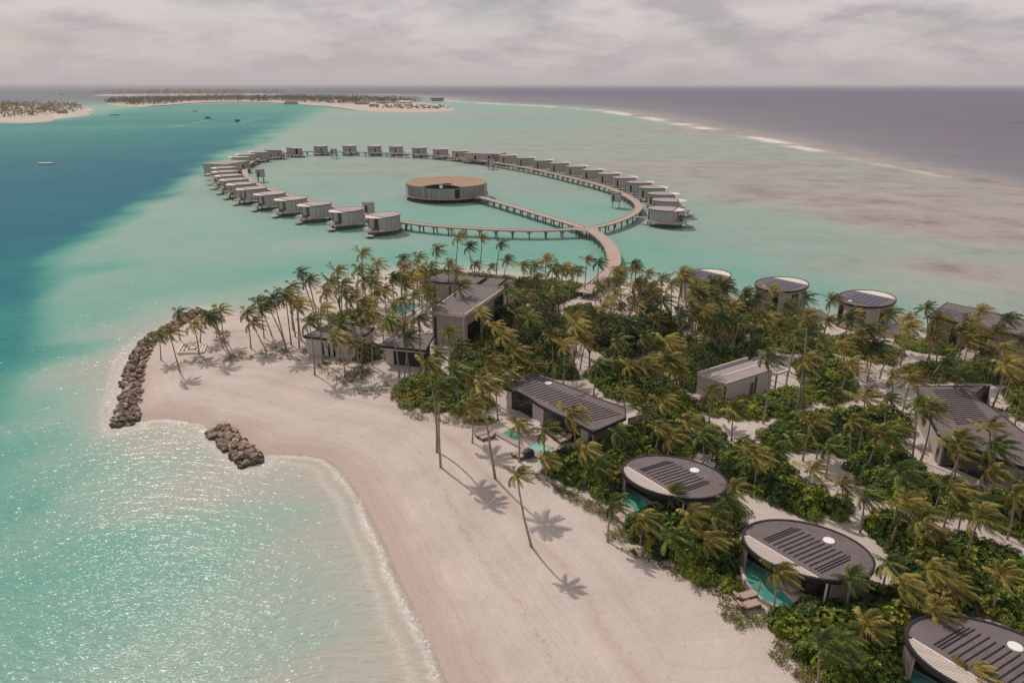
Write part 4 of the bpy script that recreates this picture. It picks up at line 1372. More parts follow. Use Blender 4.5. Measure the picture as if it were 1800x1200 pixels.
for arc, txt in ((NEARL, '{} along the near left arc from the boardwalk'), (FARL, '{} beyond the square villa at the left bend'),
                 (TOP, '{} from the left on the far side'), (RIGHT, '{} down the right side after the square villa')):
    for i, (px, py) in enumerate(arc):
        x, y = at(px, py, 6.9)
        j = np.argmin(((RING - (x, y)) ** 2).sum(1))
        T = RING[(j + 2) % len(RING)] - RING[j - 2]
        nrm = np.array([T[1], -T[0]]); nrm /= np.linalg.norm(nrm)
        if nrm @ (np.array([x, y]) - RING[j]) < 0:
            nrm = -nrm
        o = wv if first else dup(wv, (0, 0, 0))
        first = False
        o.location = (x, y, 0)
        o.rotation_euler = (0, 0, math.atan2(nrm[1], nrm[0]))
        o['label'] = 'oval villa on stilts, ' + txt.format(ORD[i])


def big_water_villa(px, ang, lab, L, W):
    t = thing('double_water_villa', lab, 'villa', (*at(*px, 7.0), 0), ang, 'square double villas on the ring')
    obj('roof', MB().box((0, 0, 7.0), (L, W, .35)), M['roof_pale'], t)
    obj('wall', MB().strip([(-L / 2 + .4, -W / 2 + .4), (L / 2 - .4, -W / 2 + .4), (L / 2 - .4, W / 2 - .4), (-L / 2 + .4, W / 2 - .4)], .2, 2.3, 6.82, True), M['wall_v'], t)
    obj('terrace', MB().box((0, 0, 2.08), (L + 2.5, W + 2.5, .4)), M['terrace_v'], t)
    for x in (-L * .18, L * .2):
        obj('door', MB().box((x, -W / 2 + .27, 4.0), (1.6, .08, 3.2)), M['dark'], t)
    obj('screen', MB().box((L * .36, -W / 2 + .25, 4.5), (L * .2, .1, 4.2)), M['slat'], t)
    ps = MB().lathe([(.24, -2.0), (.24, 1.87)], 6).mesh('stilt', M['post'])
    for i in range(5):
        for s in (-1, 1):
            put('stilt', ps, t, (-L / 2 + L * i / 4, s * W * .42, 0))
    return t


big_water_villa((398, 285.5), math.radians(74), 'square flat-roofed double villa on the left bend of the ring', 24, 17)
big_water_villa((853, 269.0), math.radians(-20), 'square flat-roofed double villa on the far right part of the ring', 27, 14)


def kiosk():
    t = thing('stilt_kiosk', '', 'kiosk', (0, 0, 0), 0, 'kiosks on stilts inside the ring')
    obj('wall', MB().strip([(-2.2, -1.7), (2.2, -1.7), (2.2, 1.7), (-2.2, 1.7)], .2, 3.2, 6.6, True), M['wall_v'], t)
    obj('floor', MB().box((0, 0, 3.05), (4.7, 3.7, .28)), M['deck'], t)
    obj('roof', MB().box((0, 0, 6.5), (4.2, 3.2, .12)), M['roof_pale'], t)
    obj('roof_rim', MB().strip([(-2.3, -1.8), (2.3, -1.8), (2.3, 1.8), (-2.3, 1.8)], .16, 6.604, 6.8, True), M['roof_rim'], t)
    obj('door', MB().box((-1.2, -1.83, 4.7), (.8, .06, 2.7)), M['dark'], t)
    ps = MB().lathe([(.16, -2.0), (.16, 2.9)], 6).mesh('stilt', M['post'])
    for x in (-1.5, 1.5):
        for y in (-1.2, 1.2):
            put('stilt', ps, t, (x, y, 0))
    return t


ks = kiosk()
for i, (px, py, a, lab) in enumerate([(456.5, 299, .5, 'small kiosk on stilts inside the left bend of the ring'), (647, 357, .35, 'small kiosk on stilts beside the two nearest left villas'),
                                      (586.5, 262.5, .0, 'small kiosk on stilts at the far side of the ring'), (862.5, 279, -.2, 'small kiosk on stilts before the far double villa'),
                                      (1083.5, 339, -.15, 'small kiosk on stilts inside the right bend of the ring')]):
    o = ks if i == 0 else dup(ks, (0, 0, 0))
    o.location = (*at(px, py, 6.7), 0)
    o.rotation_euler = (0, 0, a)
    o['label'] = lab


# ---- round pavilion in the middle
def spa():
    c = (-32.2, 341.0)
    t = thing('round_pavilion', 'great round pavilion with a cedar funnel roof standing in the middle of the ring', 'pavilion', (*c, 0))
    R, F = 20.0, 2.4

    def lift(q):
        a = abs((math.degrees(q) + 90 + 180) % 360 - 180 + 2)
        return 1.55 * max(0.0, math.cos(min(a / 27, 1) * math.pi / 2)) ** 1.0
    nr, nq = 12, 96
    vs, fs = [], []
    for i in range(nr + 1):
        for j in range(nq):
            q = 2 * math.pi * j / nq
            r = R * (0.14 + .86 * i / nr)
            z = 6.6 + (r / R) ** 2 * 1.2 + lift(q) * max(0, (r / R - .62) / .38)
            vs.append((r * math.cos(q), r * math.sin(q), z))
    for i in range(nr):
        for j in range(nq):
            fs.append((i * nq + j, i * nq + (j + 1) % nq, (i + 1) * nq + (j + 1) % nq, (i + 1) * nq + j))
    obj('roof', MB().add(vs, fs), M['spa_roof'], t, True)
    ring = ell(R, R, n=96)
    up = lambda x, y: 7.82 + lift(math.atan2(y, x))
    dn = lambda x, y: 7.45 + lift(math.atan2(y, x))
    obj('roof_rim', MB().strip(ring, .35, dn, up, True), M['wall'], t)
    obj('wall', MB().strip(ell(R - .25, R - .25, -67, 247, 100), .3, F, 7.43), M['wall_v'], t)
    obj('wall', MB().strip(ell(R - .25, R - .25, -113 + .5, -67 - .5, 24), .3, F, 7.0), M['wall_v'], t)
    obj('gap_shade', MB().strip(ell(R - .7, R - .7, -115, -65, 24), .1, 6.9, lambda x, y: 7.2 + lift(math.atan2(y, x))), M['dark'], t)  # dark strip painted as the shade in the gap under the lifted roof
    bt = MB()
    for q in np.arange(-150, -20, 2.6):
        a = math.radians(q + random.uniform(-.5, .5))
        bt.box(((R - .02) * math.cos(a), (R - .02) * math.sin(a), 4.8), (.18, .3, 4.6), a)
    stuff(obj('batten_cladding', bt, M['slat'], t))
    obj('doorway', MB().strip(ell(R + .02, R + .02, -73.5, -67.5, 4), .2, F, 6.6), M['dark'], t)
    obj('sign_box', MB().box((-.6, -R + .1, 8.1), (1.5, .4, 1.4)), M['skylight'], t)  # plain white sign box, gives no light
    obj('floor', MB().prism(ell(R + .6, R + .6, n=64), F - .5, F), M['wall'], t)
    ps = MB().lathe([(.3, -2), (.3, F - .5)], 6).mesh('stilt', M['post'])
    for q in ell(R - 1, R - 1, n=26):
        put('stilt', ps, t, (q[0], q[1], 0))
    dk = np.array(at(826, 342, F)) - c
    dk2 = np.array(at(848, 348, F)) - c
    obj('landing', MB().strip([dk + (dk - dk2) * .15, dk2 + (dk2 - dk) * .1], 7.0, F - .2, F + .12), M['boardwalk'], t)
    return t


spa()

# ------------------------------------------------------------------ rock breakwaters


def rock_mesh(seed):
    import bmesh
    rnd = random.Random(seed)
    bm = bmesh.new()
    for _ in range(15):
        v = Vector((rnd.gauss(0, 1), rnd.gauss(0, 1), rnd.gauss(0, 1))).normalized()
        bm.verts.new((v.x * .62 * rnd.uniform(.8, 1.1), v.y * .5 * rnd.uniform(.8, 1.1), v.z * .42 * rnd.uniform(.8, 1.1)))
    r = bmesh.ops.convex_hull(bm, input=bm.verts)
    bmesh.ops.delete(bm, geom=[g for g in r['geom_interior'] if isinstance(g, bmesh.types.BMVert)], context='VERTS')
    me = bpy.data.meshes.new('rock')
    bm.to_mesh(me)
    bm.free()
    me.materials.append(M['rock'])
    return me


ROCKS = [rock_mesh(s) for s in range(10)]


def breakwater(label, axis, width, count, rest, h):
    A = np.asarray(axis)
    seg = np.linalg.norm(np.diff(A, axis=0), axis=1)
    cum = np.concatenate([[0], np.cumsum(seg)])
    t = thing('breakwater', label, 'breakwater', (A[0][0], A[0][1], 0), group='rock breakwaters')
    rnd = random.Random(7)

    def place(s, lat, top):
        s = min(max(s, 0), cum[-1])
        x, y = np.interp(s, cum, A[:, 0]), np.interp(s, cum, A[:, 1])
        x2, y2 = np.interp(min(s + .5, cum[-1]), cum, A[:, 0]), np.interp(min(s + .5, cum[-1]), cum, A[:, 1])
        x1, y1 = np.interp(max(s - .5, 0), cum, A[:, 0]), np.interp(max(s - .5, 0), cum, A[:, 1])
        tx, ty = x2 - x1, y2 - y1
        L = math.hypot(tx, ty)
        nx, ny = -ty / L, tx / L
        e = min(s, cum[-1] - s) / (width * .5)
        hh = h * (1 - abs(lat / (width / 2)) ** 2.2) * min(1, .35 + e)
        return x + nx * lat - A[0][0], y + ny * lat - A[0][1], hh if top else hh * .35
    core = MB()
    n = 0
    for k in range(count + rest):
        s = rnd.uniform(-.3, cum[-1] + .3)
        if k < count:
            s = cum[-1] * ((k + .5) / count) + rnd.uniform(-.3, .3)
        lat = rnd.uniform(-1, 1) * width / 2
        x, y, z = place(s, lat, k < count)
        sc = rnd.choice((.5, .65, .8, .95, 1.1, 1.4)) * rnd.uniform(.85, 1.15)
        rot = (rnd.uniform(-.5, .5), rnd.uniform(-.5, .5), rnd.uniform(0, 6.28))
        if k < count:
            put('rock', ROCKS[k % 10], t, (x, y, z - .12), rot, sc)
        else:
            mw = Matrix.Translation((x, y, z)) @ Matrix.LocRotScale(None, __import__('mathutils').Euler(rot), Vector((sc, sc, sc)))
            me = ROCKS[k % 10]
            core.add([mw @ v.co for v in me.vertices], [tuple(p.vertices) for p in me.polygons])
    stuff(obj('rubble', core, M['rock'], t))
    return t


breakwater('long curved breakwater of brown boulders along the left side of the beach', LONG_BW, 3.9, 300, 520, 1.5)
breakwater('short straight breakwater of brown boulders in the small bay', SHORT_BW, 3.6, 120, 160, 1.5)

# ------------------------------------------------------------------ beach furniture


def lounger_part():
    t = thing('sun_lounger', '', 'sun lounger', (0, 0, 0), 0, 'sun loungers on the sand')
    obj('frame', MB().box((0, 0, .28), (.8, 2.1, .1)), M['brown_wood'], t)
    obj('mattress', MB().box((0, -.3, .42), (.78, 1.45, .16)), M['cushion'], t)
    me = MB().box((0, 0, 0), (.78, .85, .16)).mesh('backrest', M['cushion'])
    put('backrest', me, t, (0, .75, .62), (math.radians(38), 0, 0))
    lg = MB().box((0, 0, .11), (.09, .09, .26)).mesh('leg', M['brown_wood'])
    for x in (-.34, .34):
        for y in (-.95, .95):
            put('leg', lg, t, (x, y, 0))
    return t


l0 = lounger_part()
LNG = [((1309, 1052), 1.9, 'sun lounger in front of the second oval villa, the one nearer the villa'), ((1316, 1068), 1.9, 'sun lounger in front of the second oval villa, the one nearer the sea'),
       ((1097, 908), -1.0, 'sun lounger half under a small palm by the first oval villa'), ((1104, 916), -1.0, 'sun lounger beside the first oval villa, on the open side of its pair'),
       ((849, 766), -1.05, 'sun lounger at the left corner of the long pool, further one of two'), ((857, 771), -1.05, 'sun lounger at the left corner of the long pool, nearer one of two'),
       ((912, 799), -1.05, 'sun lounger by the long pool kerb, left of the shaded one'), ((922, 804), -1.05, 'sun lounger by the long pool kerb below the dark shade'),
       ((985, 771), -.95, 'sun lounger on the paving before the long villa window'), ((993, 777), -.95, 'sun lounger on the paving nearest the long villa corner')]
for i, (p, a, lab) in enumerate(LNG):
    o = l0 if i == 0 else dup(l0, (0, 0, 0))
    x, y, z = on_land(*p)
    if i >= 8:
        z = 1.42
    o.location = (x, y, z)
    o.rotation_euler = (0, 0, a)
    o.scale = (1.15,) * 3
    o['label'] = lab


def parasol(px, r, h, label, mat, tilt=0.0, z=None):
    x, y, zz = on_land(*px)
    t = thing('parasol', label, 'parasol', (x, y, z if z else zz))
    obj('pole', MB().lathe([(.04, 0), (.04, h)], 8), M['brown_wood'], t)
    obj('base', MB().lathe([(.3, 0), (.3, .12), (.1, .16)], 12), M['stone'], t)
    n = 8
    vs = [(0, 0, h + .1)] + [(r * math.cos(2 * math.pi * i / n), r * math.sin(2 * math.pi * i / n), h - .38) for i in range(n)] + [(0, 0, h + .04)] + [(r * math.cos(2 * math.pi * i / n), r * math.sin(2 * math.pi * i / n), h - .44) for i in range(n)]
    fs = [(0, 1 + i, 1 + (i + 1) % n) for i in range(n)] + [(n + 1, n + 2 + (i + 1) % n, n + 2 + i) for i in range(n)] + [(1 + i, n + 2 + i, n + 2 + (i + 1) % n, 1 + (i + 1) % n) for i in range(n)]
    put('canopy', MB().add(vs, fs).mesh('canopy', M[mat]), t, (0, 0, 0), (tilt, 0, 0))
    return t


parasol((935, 764), 1.35, 2.3, 'round white parasol between the long pool and the villa window', 'canvas', z=1.42)
parasol((929, 803), .9, 1.5, 'dark tilted sunshade over the lounger at the long pool kerb', 'seam', .5)
# furled parasol with the lounger pair
x, y, z = on_land(1331, 1052)
t = thing('furled_parasol', 'furled brown parasol standing at the lounger pair before the second oval villa', 'parasol', (x, y, z))
obj('pole', MB().lathe([(.05, 0), (.05, 2.6)], 8), M['brown_wood'], t)
obj('furled_canopy', MB().lathe([(.05, 1.0), (.17, 1.1), (.13, 1.9), (.04, 2.5)], 10), M['cushion'], t)
x, y, z = on_land(1313, 1060)
t = thing('side_table', 'small round side table with an orange top between two sun loungers', 'table', (x, y, z))
obj('table_top', MB().lathe([(.28, .42), (.3, .45), (.28, .48)], 14), M['orange'] if 'orange' in M else M['brown_wood'], t)
obj('leg', MB().lathe([(.06, 0), (.06, .42)], 8), M['brown_wood'], t)
# table and chairs on the open pavilion's sand floor
for (px, py), kind, lab in (((676, 630), 'chair', 'pale armchair under the open pavilion roof, left of its table'), ((690, 634), 'chair', 'pale armchair under the open pavilion roof, right of its table'), ((683, 632), 'table', 'small pale table between two armchairs in the open pavilion')):
    x, y, z = on_land(px, py)
    if kind == 'chair':
        t = thing('armchair', lab, 'chair', (x, y, z), random.uniform(-.6, .6), 'pavilion armchairs')
        obj('seat', MB().box((0, 0, .42), (.75, .75, .18)), M['canvas'], t)
        obj('backrest', MB().box((0, .36, .72), (.75, .14, .6)), M['canvas'], t)
        for q in (-.33, .33):
            obj('armrest', MB().box((q, 0, .6), (.1, .7, .1)), M['brown_wood'], t)
            for w in (-.3, .3):
                obj('leg', MB().box((q, w, .16), (.07, .07, .34)), M['brown_wood'], t)
    else:
        t = thing('low_table', lab, 'table', (x, y, z))
        obj('table_top', MB().lathe([(.5, .4), (.5, .46)], 16), M['canvas'], t)
        obj('leg', MB().lathe([(.12, 0), (.08, .4)], 8), M['brown_wood'], t)

# sunken seating square on the point
sq = thing('sand_seating', 'nested square of low pale benches set in the sand on the point', 'seating', (*on_land(338, 611)[:2], 1.15))
o_ = np.array(sq.location[:2])
OUTR = np.array([tl(312, 617.8, 1.6), tl(357, 617.8, 1.6), tl(363, 604, 1.6), tl(321.5, 604, 1.6)])
cc = OUTR.mean(0)
for k, s in enumerate((1.0, .74, .48)):
    q = cc + (OUTR - cc) * s
    for i in range(4):
        if k < 2 and i == 0 and k == 1:
            continue
        obj('bench', MB().strip([q[i], q[i] + (q[(i + 1) % 4] - q[i]) * .96], .42, -.3, .42 - .08 * k), M['white_wood'], sq)
obj('fire_table', MB().box((*cc, .2), (1.0, .9, .5)), M['white_wood'], sq)


# ------------------------------------------------------------------ boats and far islets
def boat(name, label, px, L, rz, hull_mat, cabin_mat, roof_mat):
    x, y = at(*px, 0)
    t = thing(name, label, 'boat', (x, y, 0), rz)
    st = [(-.5, .62, .9), (-.3, .9, 1.0), (0, 1.0, 1.0), (.3, .72, 1.15), (.5, .08, 1.55)]
    B = L * .17
    vs, fs = [], []
    for sx, w, h in st:
        vs += [(sx * L, -w * B, h * L * .09), (sx * L, -w * B * .5, -.35), (sx * L, w * B * .5, -.35), (sx * L, w * B, h * L * .09)]
    for i in range(len(st) - 1):
        for k in range(3):
            fs.append((4 * i + k, 4 * i + k + 1, 4 * i + k + 5, 4 * i + k + 4))
        fs.append((4 * i + 3, 4 * i, 4 * i + 4, 4 * i + 7))
    fs += [(0, 1, 2, 3), (19, 18, 17, 16)]
    obj('hull', MB().add(vs, fs), hull_mat, t)
    obj('cabin', MB().box((-.06 * L, 0, L * .15), (L * .42, B * 1.3, L * .13)), cabin_mat, t)
    obj('cabin_roof', MB().box((-.06 * L, 0, L * .228), (L * .5, B * 1.6, L * .02)), roof_mat, t)
    obj('window', MB().box((-.06 * L, 0, L * .165), (L * .36, B * 1.32, L * .05)), M['glass'], t)
    return t


M['blue_paint'] = rough_mat('blue_boat_paint', (0.03, 0.10, 0.22), (0.04, 0.13, 0.27), 1, 0.4)
M['white_paint'] = rough_mat('white_boat_paint', (0.6, 0.58, 0.56), (0.7, 0.68, 0.66), 1, 0.4)
boat('motor_boat', 'dark-cabined boat with a pale wake crossing the channel', (366, 209.5), 15, math.radians(15), M['white_paint'], M['roof'], M['roof'])
boat('motor_boat', 'blue boat lying in the channel before the long islet', (418, 214), 13, math.radians(70), M['blue_paint'], M['blue_paint'], M['blue_paint'])
boat('motor_boat', 'tiny white boat with a wake near the far islet beach', (344, 196.5), 12, math.radians(5), M['white_paint'], M['white_paint'], M['white_paint'])
boat('motor_boat', 'tiny grey boat far out beyond the left islet', (108, 167), 24, math.radians(5), M['white_paint'], M['roof'], M['roof'])
x, y = at(81, 288.5, 0)
t = thing('pontoon', 'white flat pontoon floating alone in the deep channel', 'pontoon', (x, y, 0), math.radians(4))
pt = smooth_poly([(-5.2, -2.2), (4.2, -2.4), (5.6, 0), (4.2, 2.4), (-5.2, 2.2)], 2)
obj('float', MB().prism(pt, -.3, .75), M['white_paint'], t)
obj('deck', MB().prism(inset(pt, .3), .75, .84), M['canvas'], t)
obj('fender', MB().strip(pt, .25, .2, .6, True), M['roof'], t)


def islet(label, outline, z, groves, npalm, tall):
    P = smooth_poly(atm(outline), 2)
    c = P.mean(0)
    mb = MB()
    n = len(P)
    rings = [(1.0, -.4), (.985, .5), (.94, 1.4)]
    vs = []
    for s, zz in rings:
        for p in P:
            q = c + (p - c) * s
            vs.append((q[0], q[1], zz))
    fs = []
    for r in range(len(rings) - 1):
        for i in range(n):
            fs.append((r * n + i, r * n + (i + 1) % n, (r + 1) * n + (i + 1) % n, (r + 1) * n + i))
    fs.append(tuple(range((len(rings) - 1) * n, len(rings) * n)))
    struct(obj('islet', mb.add(vs, fs), M['islet_sand']))


M['islet_sand'] = rough_mat('islet_sand', (0.42, 0.365, 0.32), (0.5, 0.44, 0.39), 0.02, 0.9, coord='World')
islet('', [(-160, 216), (0, 215.5), (45, 217), (90, 214.5), (95, 210), (150, 204), (173, 201.5), (150, 198), (168, 195), (160, 190), (135, 186), (60, 183), (-160, 184)], 1, None, 0, 0)
islet('', [(178, 184), (240, 188), (270, 187), (330, 181.5), (400, 179.5), (450, 180), (495, 181.5), (540, 185), (580, 188), (612, 193), (660, 197), (720, 198), (770, 197), (808, 194), (795, 189), (770, 184), (740, 180), (690, 177), (600, 174), (500, 172), (400, 172), (300, 174), (200, 177)], 1, None, 0, 0)
islet('', [(160, 168.2), (200, 169), (300, 168.8), (420, 168), (505, 167.2), (500, 165.5), (400, 165), (250, 165.5), (170, 166.3)], 1, None, 0, 0)


def far_grove(label, poly_px, count, h0, h1, r, share_palm=.6, seed=1):
    """A wood too far off to count: palms and round bushes as one mass."""
    poly = atm(poly_px)
    lo, hi = poly.min(0), poly.max(0)
    rnd = np.random.default_rng(seed)
    mb, tr = MB(), MB()
    k = 0
    while k < count:
        p = lo + (hi - lo) * rnd.random(2)
        if not inside(p[None], poly)[0]:
            continue
        k += 1
        h = rnd.uniform(h0, h1)
        if rnd.random() < share_palm:
            tr.tube([(p[0], p[1], 0), (p[0] + rnd.uniform(-1, 1), p[1], h)], [.3, .2], 4, False)
            for i in range(9):
                a = i * .7 + rnd.random()
                L = r * rnd.uniform(.8, 1.2)
                dx, dy = math.cos(a), math.sin(a) * .7
                s = (-math.sin(a) * .55, math.cos(a) * .55)
                up = rnd.uniform(-.1, .7)
                wx = .8
                q0 = (p[0], p[1], h)
                q1 = (p[0] + dx * L * .55 + wx * .3, p[1] + dy * L * .55, h + L * up * .6)
                q2 = (p[0] + dx * L + wx, p[1] + dy * L, h + L * (up * .6 - .5))
                mb.add([q0, (q1[0] + s[0], q1[1] + s[1], q1[2] - .3), q2, (q1[0] - s[0], q1[1] - s[1], q1[2] - .3)], [(0, 1, 2, 3)])
        else:
            rr = r * rnd.uniform(.8, 1.4)
            for i in range(16):
                v = rnd.normal(size=3); v /= np.linalg.norm(v); v[2] = abs(v[2])
                q = np.array([p[0], p[1], 1.0]) + v * rr * [1.2, 1.2, .8 + h / 14]
                s = rnd.uniform(.7, 1.5)
                a = rnd.normal(size=3) * s; b_ = rnd.normal(size=3) * s
                mb.add([q, q + a, q + a + b_, q + b_], [(0, 1, 2, 3)])
    o = obj('palm_grove', mb, M['far_tree'])
    stuff(o)
    o['label'] = label
    if tr.v:
        stuff(obj('palm_stems', tr, M['bark'], o))
    return o


far_grove('palm wood covering the small islet at the left edge', [(-160, 212), (0, 208), (25, 210), (60, 206), (100, 203), (138, 198), (150, 193), (135, 187), (60, 183.5), (-160, 184.5)], 800, 6, 14, 4.6, .35, 2)
far_grove('dense palm wood along the long far islet', [(182, 183), (240, 186.5), (275, 185), (330, 180.3), (400, 178.3), (490, 179.5), (540, 181.5), (600, 184), (680, 184), (740, 179.5), (690, 176.5), (560, 173), (400, 172.3), (300, 174.3), (200, 177.5)], 2600, 8, 18, 5.6, .35, 3)
far_grove('thin dark tree line on the furthest islet', [(165, 167.7), (220, 168.4), (320, 168.4), (430, 167.6), (503, 166.7), (495, 165.7), (400, 165.3), (250, 165.8), (170, 166.6)], 700, 14, 26, 12, .25, 4)
far_grove('low scrub on the bare tip of the long islet', [(640, 190), (700, 192), (760, 193), (790, 191), (770, 187), (700, 185), (650, 186)], 110, 1, 2, 2.2, 0.0, 5)
HB = thing('islet_house', 'dark low house standing over the water at the islet tip', 'house', (*at(769, 178, 0), 0))
obj('wall', MB().box((0, 0, 5), (44, 16, 6)), M['wall'], HB)
obj('roof', MB().prism([(-24, -10), (24, -10), (24, 10), (-24, 10)], 8, lambda x, y: 9 + (2 if abs(y) < 11 else 0)), M['roof'], HB)
obj('stilts', MB().box((0, 0, 1), (36, 10, 2)), M['post'], HB)
for k, (px, w, lab) in enumerate([((512, 183), 40, 'grey hip-roofed boathouse on the long islet shore'), ((600, 180.5), 22, 'small pale house among palms on the long islet'),
                                  ((638, 184), 50, 'long grey shed on the open end of the long islet'), ((675, 182.5), 30, 'pale low shed beside the long grey shed'),
                                  ((712, 182), 46, 'white long roof near the tip of the long islet'), ((655, 186), 18, 'small white hut below the long grey shed'), ((110, 200), 16, 'dark hut on the left islet beach')]):
    x, y = at(*px, 1)
    t = thing('islet_house', lab, 'house', (x, y, 1), random.uniform(-.2, .2))
    obj('wall', MB().box((0, 0, 2.4), (w * .92, 12, 5)), M['wall_pale'] if k in (1, 3, 4, 5) else M['wall'], t)
    rf = MB()
    hw = w / 2
    rf.add([(-hw, -7.5, 4.9), (hw, -7.5, 4.9), (hw, 7.5, 4.9), (-hw, 7.5, 4.9), (-hw * .7, 0, 8), (hw * .7, 0, 8)], [(0, 1, 5, 4), (1, 2, 5), (2, 3, 4, 5), (3, 0, 4), (3, 2, 1, 0)])
    obj('roof', rf, M['white_wood'] if k in (4, 5) else M['roof_pale'] if k in (1, 3) else M['roof'], t)
for px, L, lab in (((201, 203), 14, 'low dark rock jetty off the left islet'), ((150, 202.5), 26, 'low dark rock spit at the left islet shore')):
    x, y = at(*px, 0)
    t = thing('rock_jetty', lab, 'jetty', (x, y, 0), .1)
    b_ = MB()
    for i in range(14):
        me = ROCKS[i % 10]
        mw = Matrix.Translation((L * (i / 13 - .5), random.uniform(-1, 1), .4)) @ Matrix.Scale(random.uniform(3, 4.5), 4)
        b_.add([mw @ v.co for v in me.vertices], [tuple(p.vertices) for p in me.polygons])
    stuff(obj('rubble', b_, M['rock'], t))

# ------------------------------------------------------------------ palms
WIND = Vector((0.97, -0.22, 0.0))


def frond_geo(rnd, az, el, L, pairs=24, droop=1.0, windy=1.0):
    """One feather leaf combed by the wind: a curved midrib and narrow leaflets."""
    d = Vector((math.cos(el) * math.cos(az), math.cos(el) * math.sin(az), math.sin(el)))
    p = Vector((0, 0, 0))
    n = 9
    pts, tang = [p.copy()], [d.copy()]
    for i in range(n):
        s = (i + 1) / n
        d = (d + WIND * (0.21 * windy * (0.4 + s)) + Vector((0, 0, -0.15 * droop * (0.35 + s)))).normalized()
        p = p + d * (L / n)
        pts.append(p.copy()); tang.append(d.copy())
    mb = MB()
    mb.tube(pts, [.035 * (1 - .8 * i / n) + .006 for i in range(n + 1)], 3, False)
    for i in range(pairs):
        f = 0.1 + 0.9 * (i + .5) / pairs
        q = f * n
        k = min(int(q), n - 1)
        w = q - k
        b = pts[k].lerp(pts[k + 1], w)
        t = tang[k].lerp(tang[k + 1], w).normalized()
        side = t.cross(Vector((0, 0, 1)))
        if side.length < .1:
            side = Vector((-math.sin(az), math.cos(az), 0))
        side.normalize()
        ll = L * .26 * (math.sin(math.pi * min(1, .14 + f * .82)) ** .6) * rnd.uniform(.85, 1.15)
        for sg in (-1, 1):
            dl = (side * sg * .72 + t * .62 + WIND * .5 * windy + Vector((rnd.uniform(-.12, .12), rnd.uniform(-.12, .12), -.42 + rnd.uniform(-.2, .2)))).normalized()
            wd = t * (.062 * L / 3.2)
            m = b + dl * ll * .5 + Vector((0, 0, .03))
            e = b + dl * ll + Vector((0, 0, -.1 * ll)) + WIND * .08 * windy
            mb.add([b - wd * .6, m - wd, e, m + wd, b + wd * .6], [(0, 1, 2, 3, 4)])
    return mb


def crown_spec(seed):
    """Directions of the fronds of one crown: upright young ones in the middle, tired ones hanging."""
    rnd = random.Random(seed)
    out = []
    nf = rnd.randint(17, 20)
    for i in range(nf):
        f = i / (nf - 1)
        el = math.radians(78 - 100 * f ** .9 + rnd.uniform(-8, 8))
        out.append((i * 2.399 + rnd.uniform(-.25, .25), el, rnd.uniform(2.7, 3.45) * (1 - .15 * (f < .15)), False))
    for _ in range(rnd.randint(1, 3)):
        out.append((rnd.uniform(0, 6.28), math.radians(rnd.uniform(-65, -40)), rnd.uniform(1.8, 2.6), True))
    return out, rnd


CROWNS = []        # each: list of (mesh for a frond of its own)
CROWN_ONE = []     # the same crown as a single mesh for palms further off
for s in range(6):
    spec, rnd = crown_spec(40 + s)
    fr = []
    green, dry = MB(), MB()
    for az, el, L, dead in spec:
        g = frond_geo(rnd, az, el, L, 24, 1.0, rnd.uniform(.8, 1.15) * (1.35 if s % 3 == 2 else 1.0))
        fr.append(g.mesh('frond', M['frond_dry'] if dead else M[('frond', 'frond_green', 'frond_gold', 'frond_green', 'frond', 'frond_green')[s]]))
        g2 = frond_geo(rnd, az, el, L, 20, 1.0, rnd.uniform(.8, 1.15) * (1.35 if s % 3 == 2 else 1.0))
        (dry if dead else green).add(g2.v, g2.f)
    CROWNS.append(fr)
    me = green.mesh('crown', M[('frond', 'frond_green', 'frond_gold', 'frond_green', 'frond', 'frond_green')[s]])
    CROWN_ONE.append((me, dry.mesh('dead_fronds', M['frond_dry'])))
NUTS = MB()
for i in range(7):
    a = i * .9
    NUTS.lathe([(.02, -.14), (.1, -.06), (.11, .04), (.03, .14)], 6, (math.cos(a) * .2, math.sin(a) * .2, -.22 - .06 * (i % 3)))
NUTS = NUTS.mesh('coconuts', M['brown_wood'])

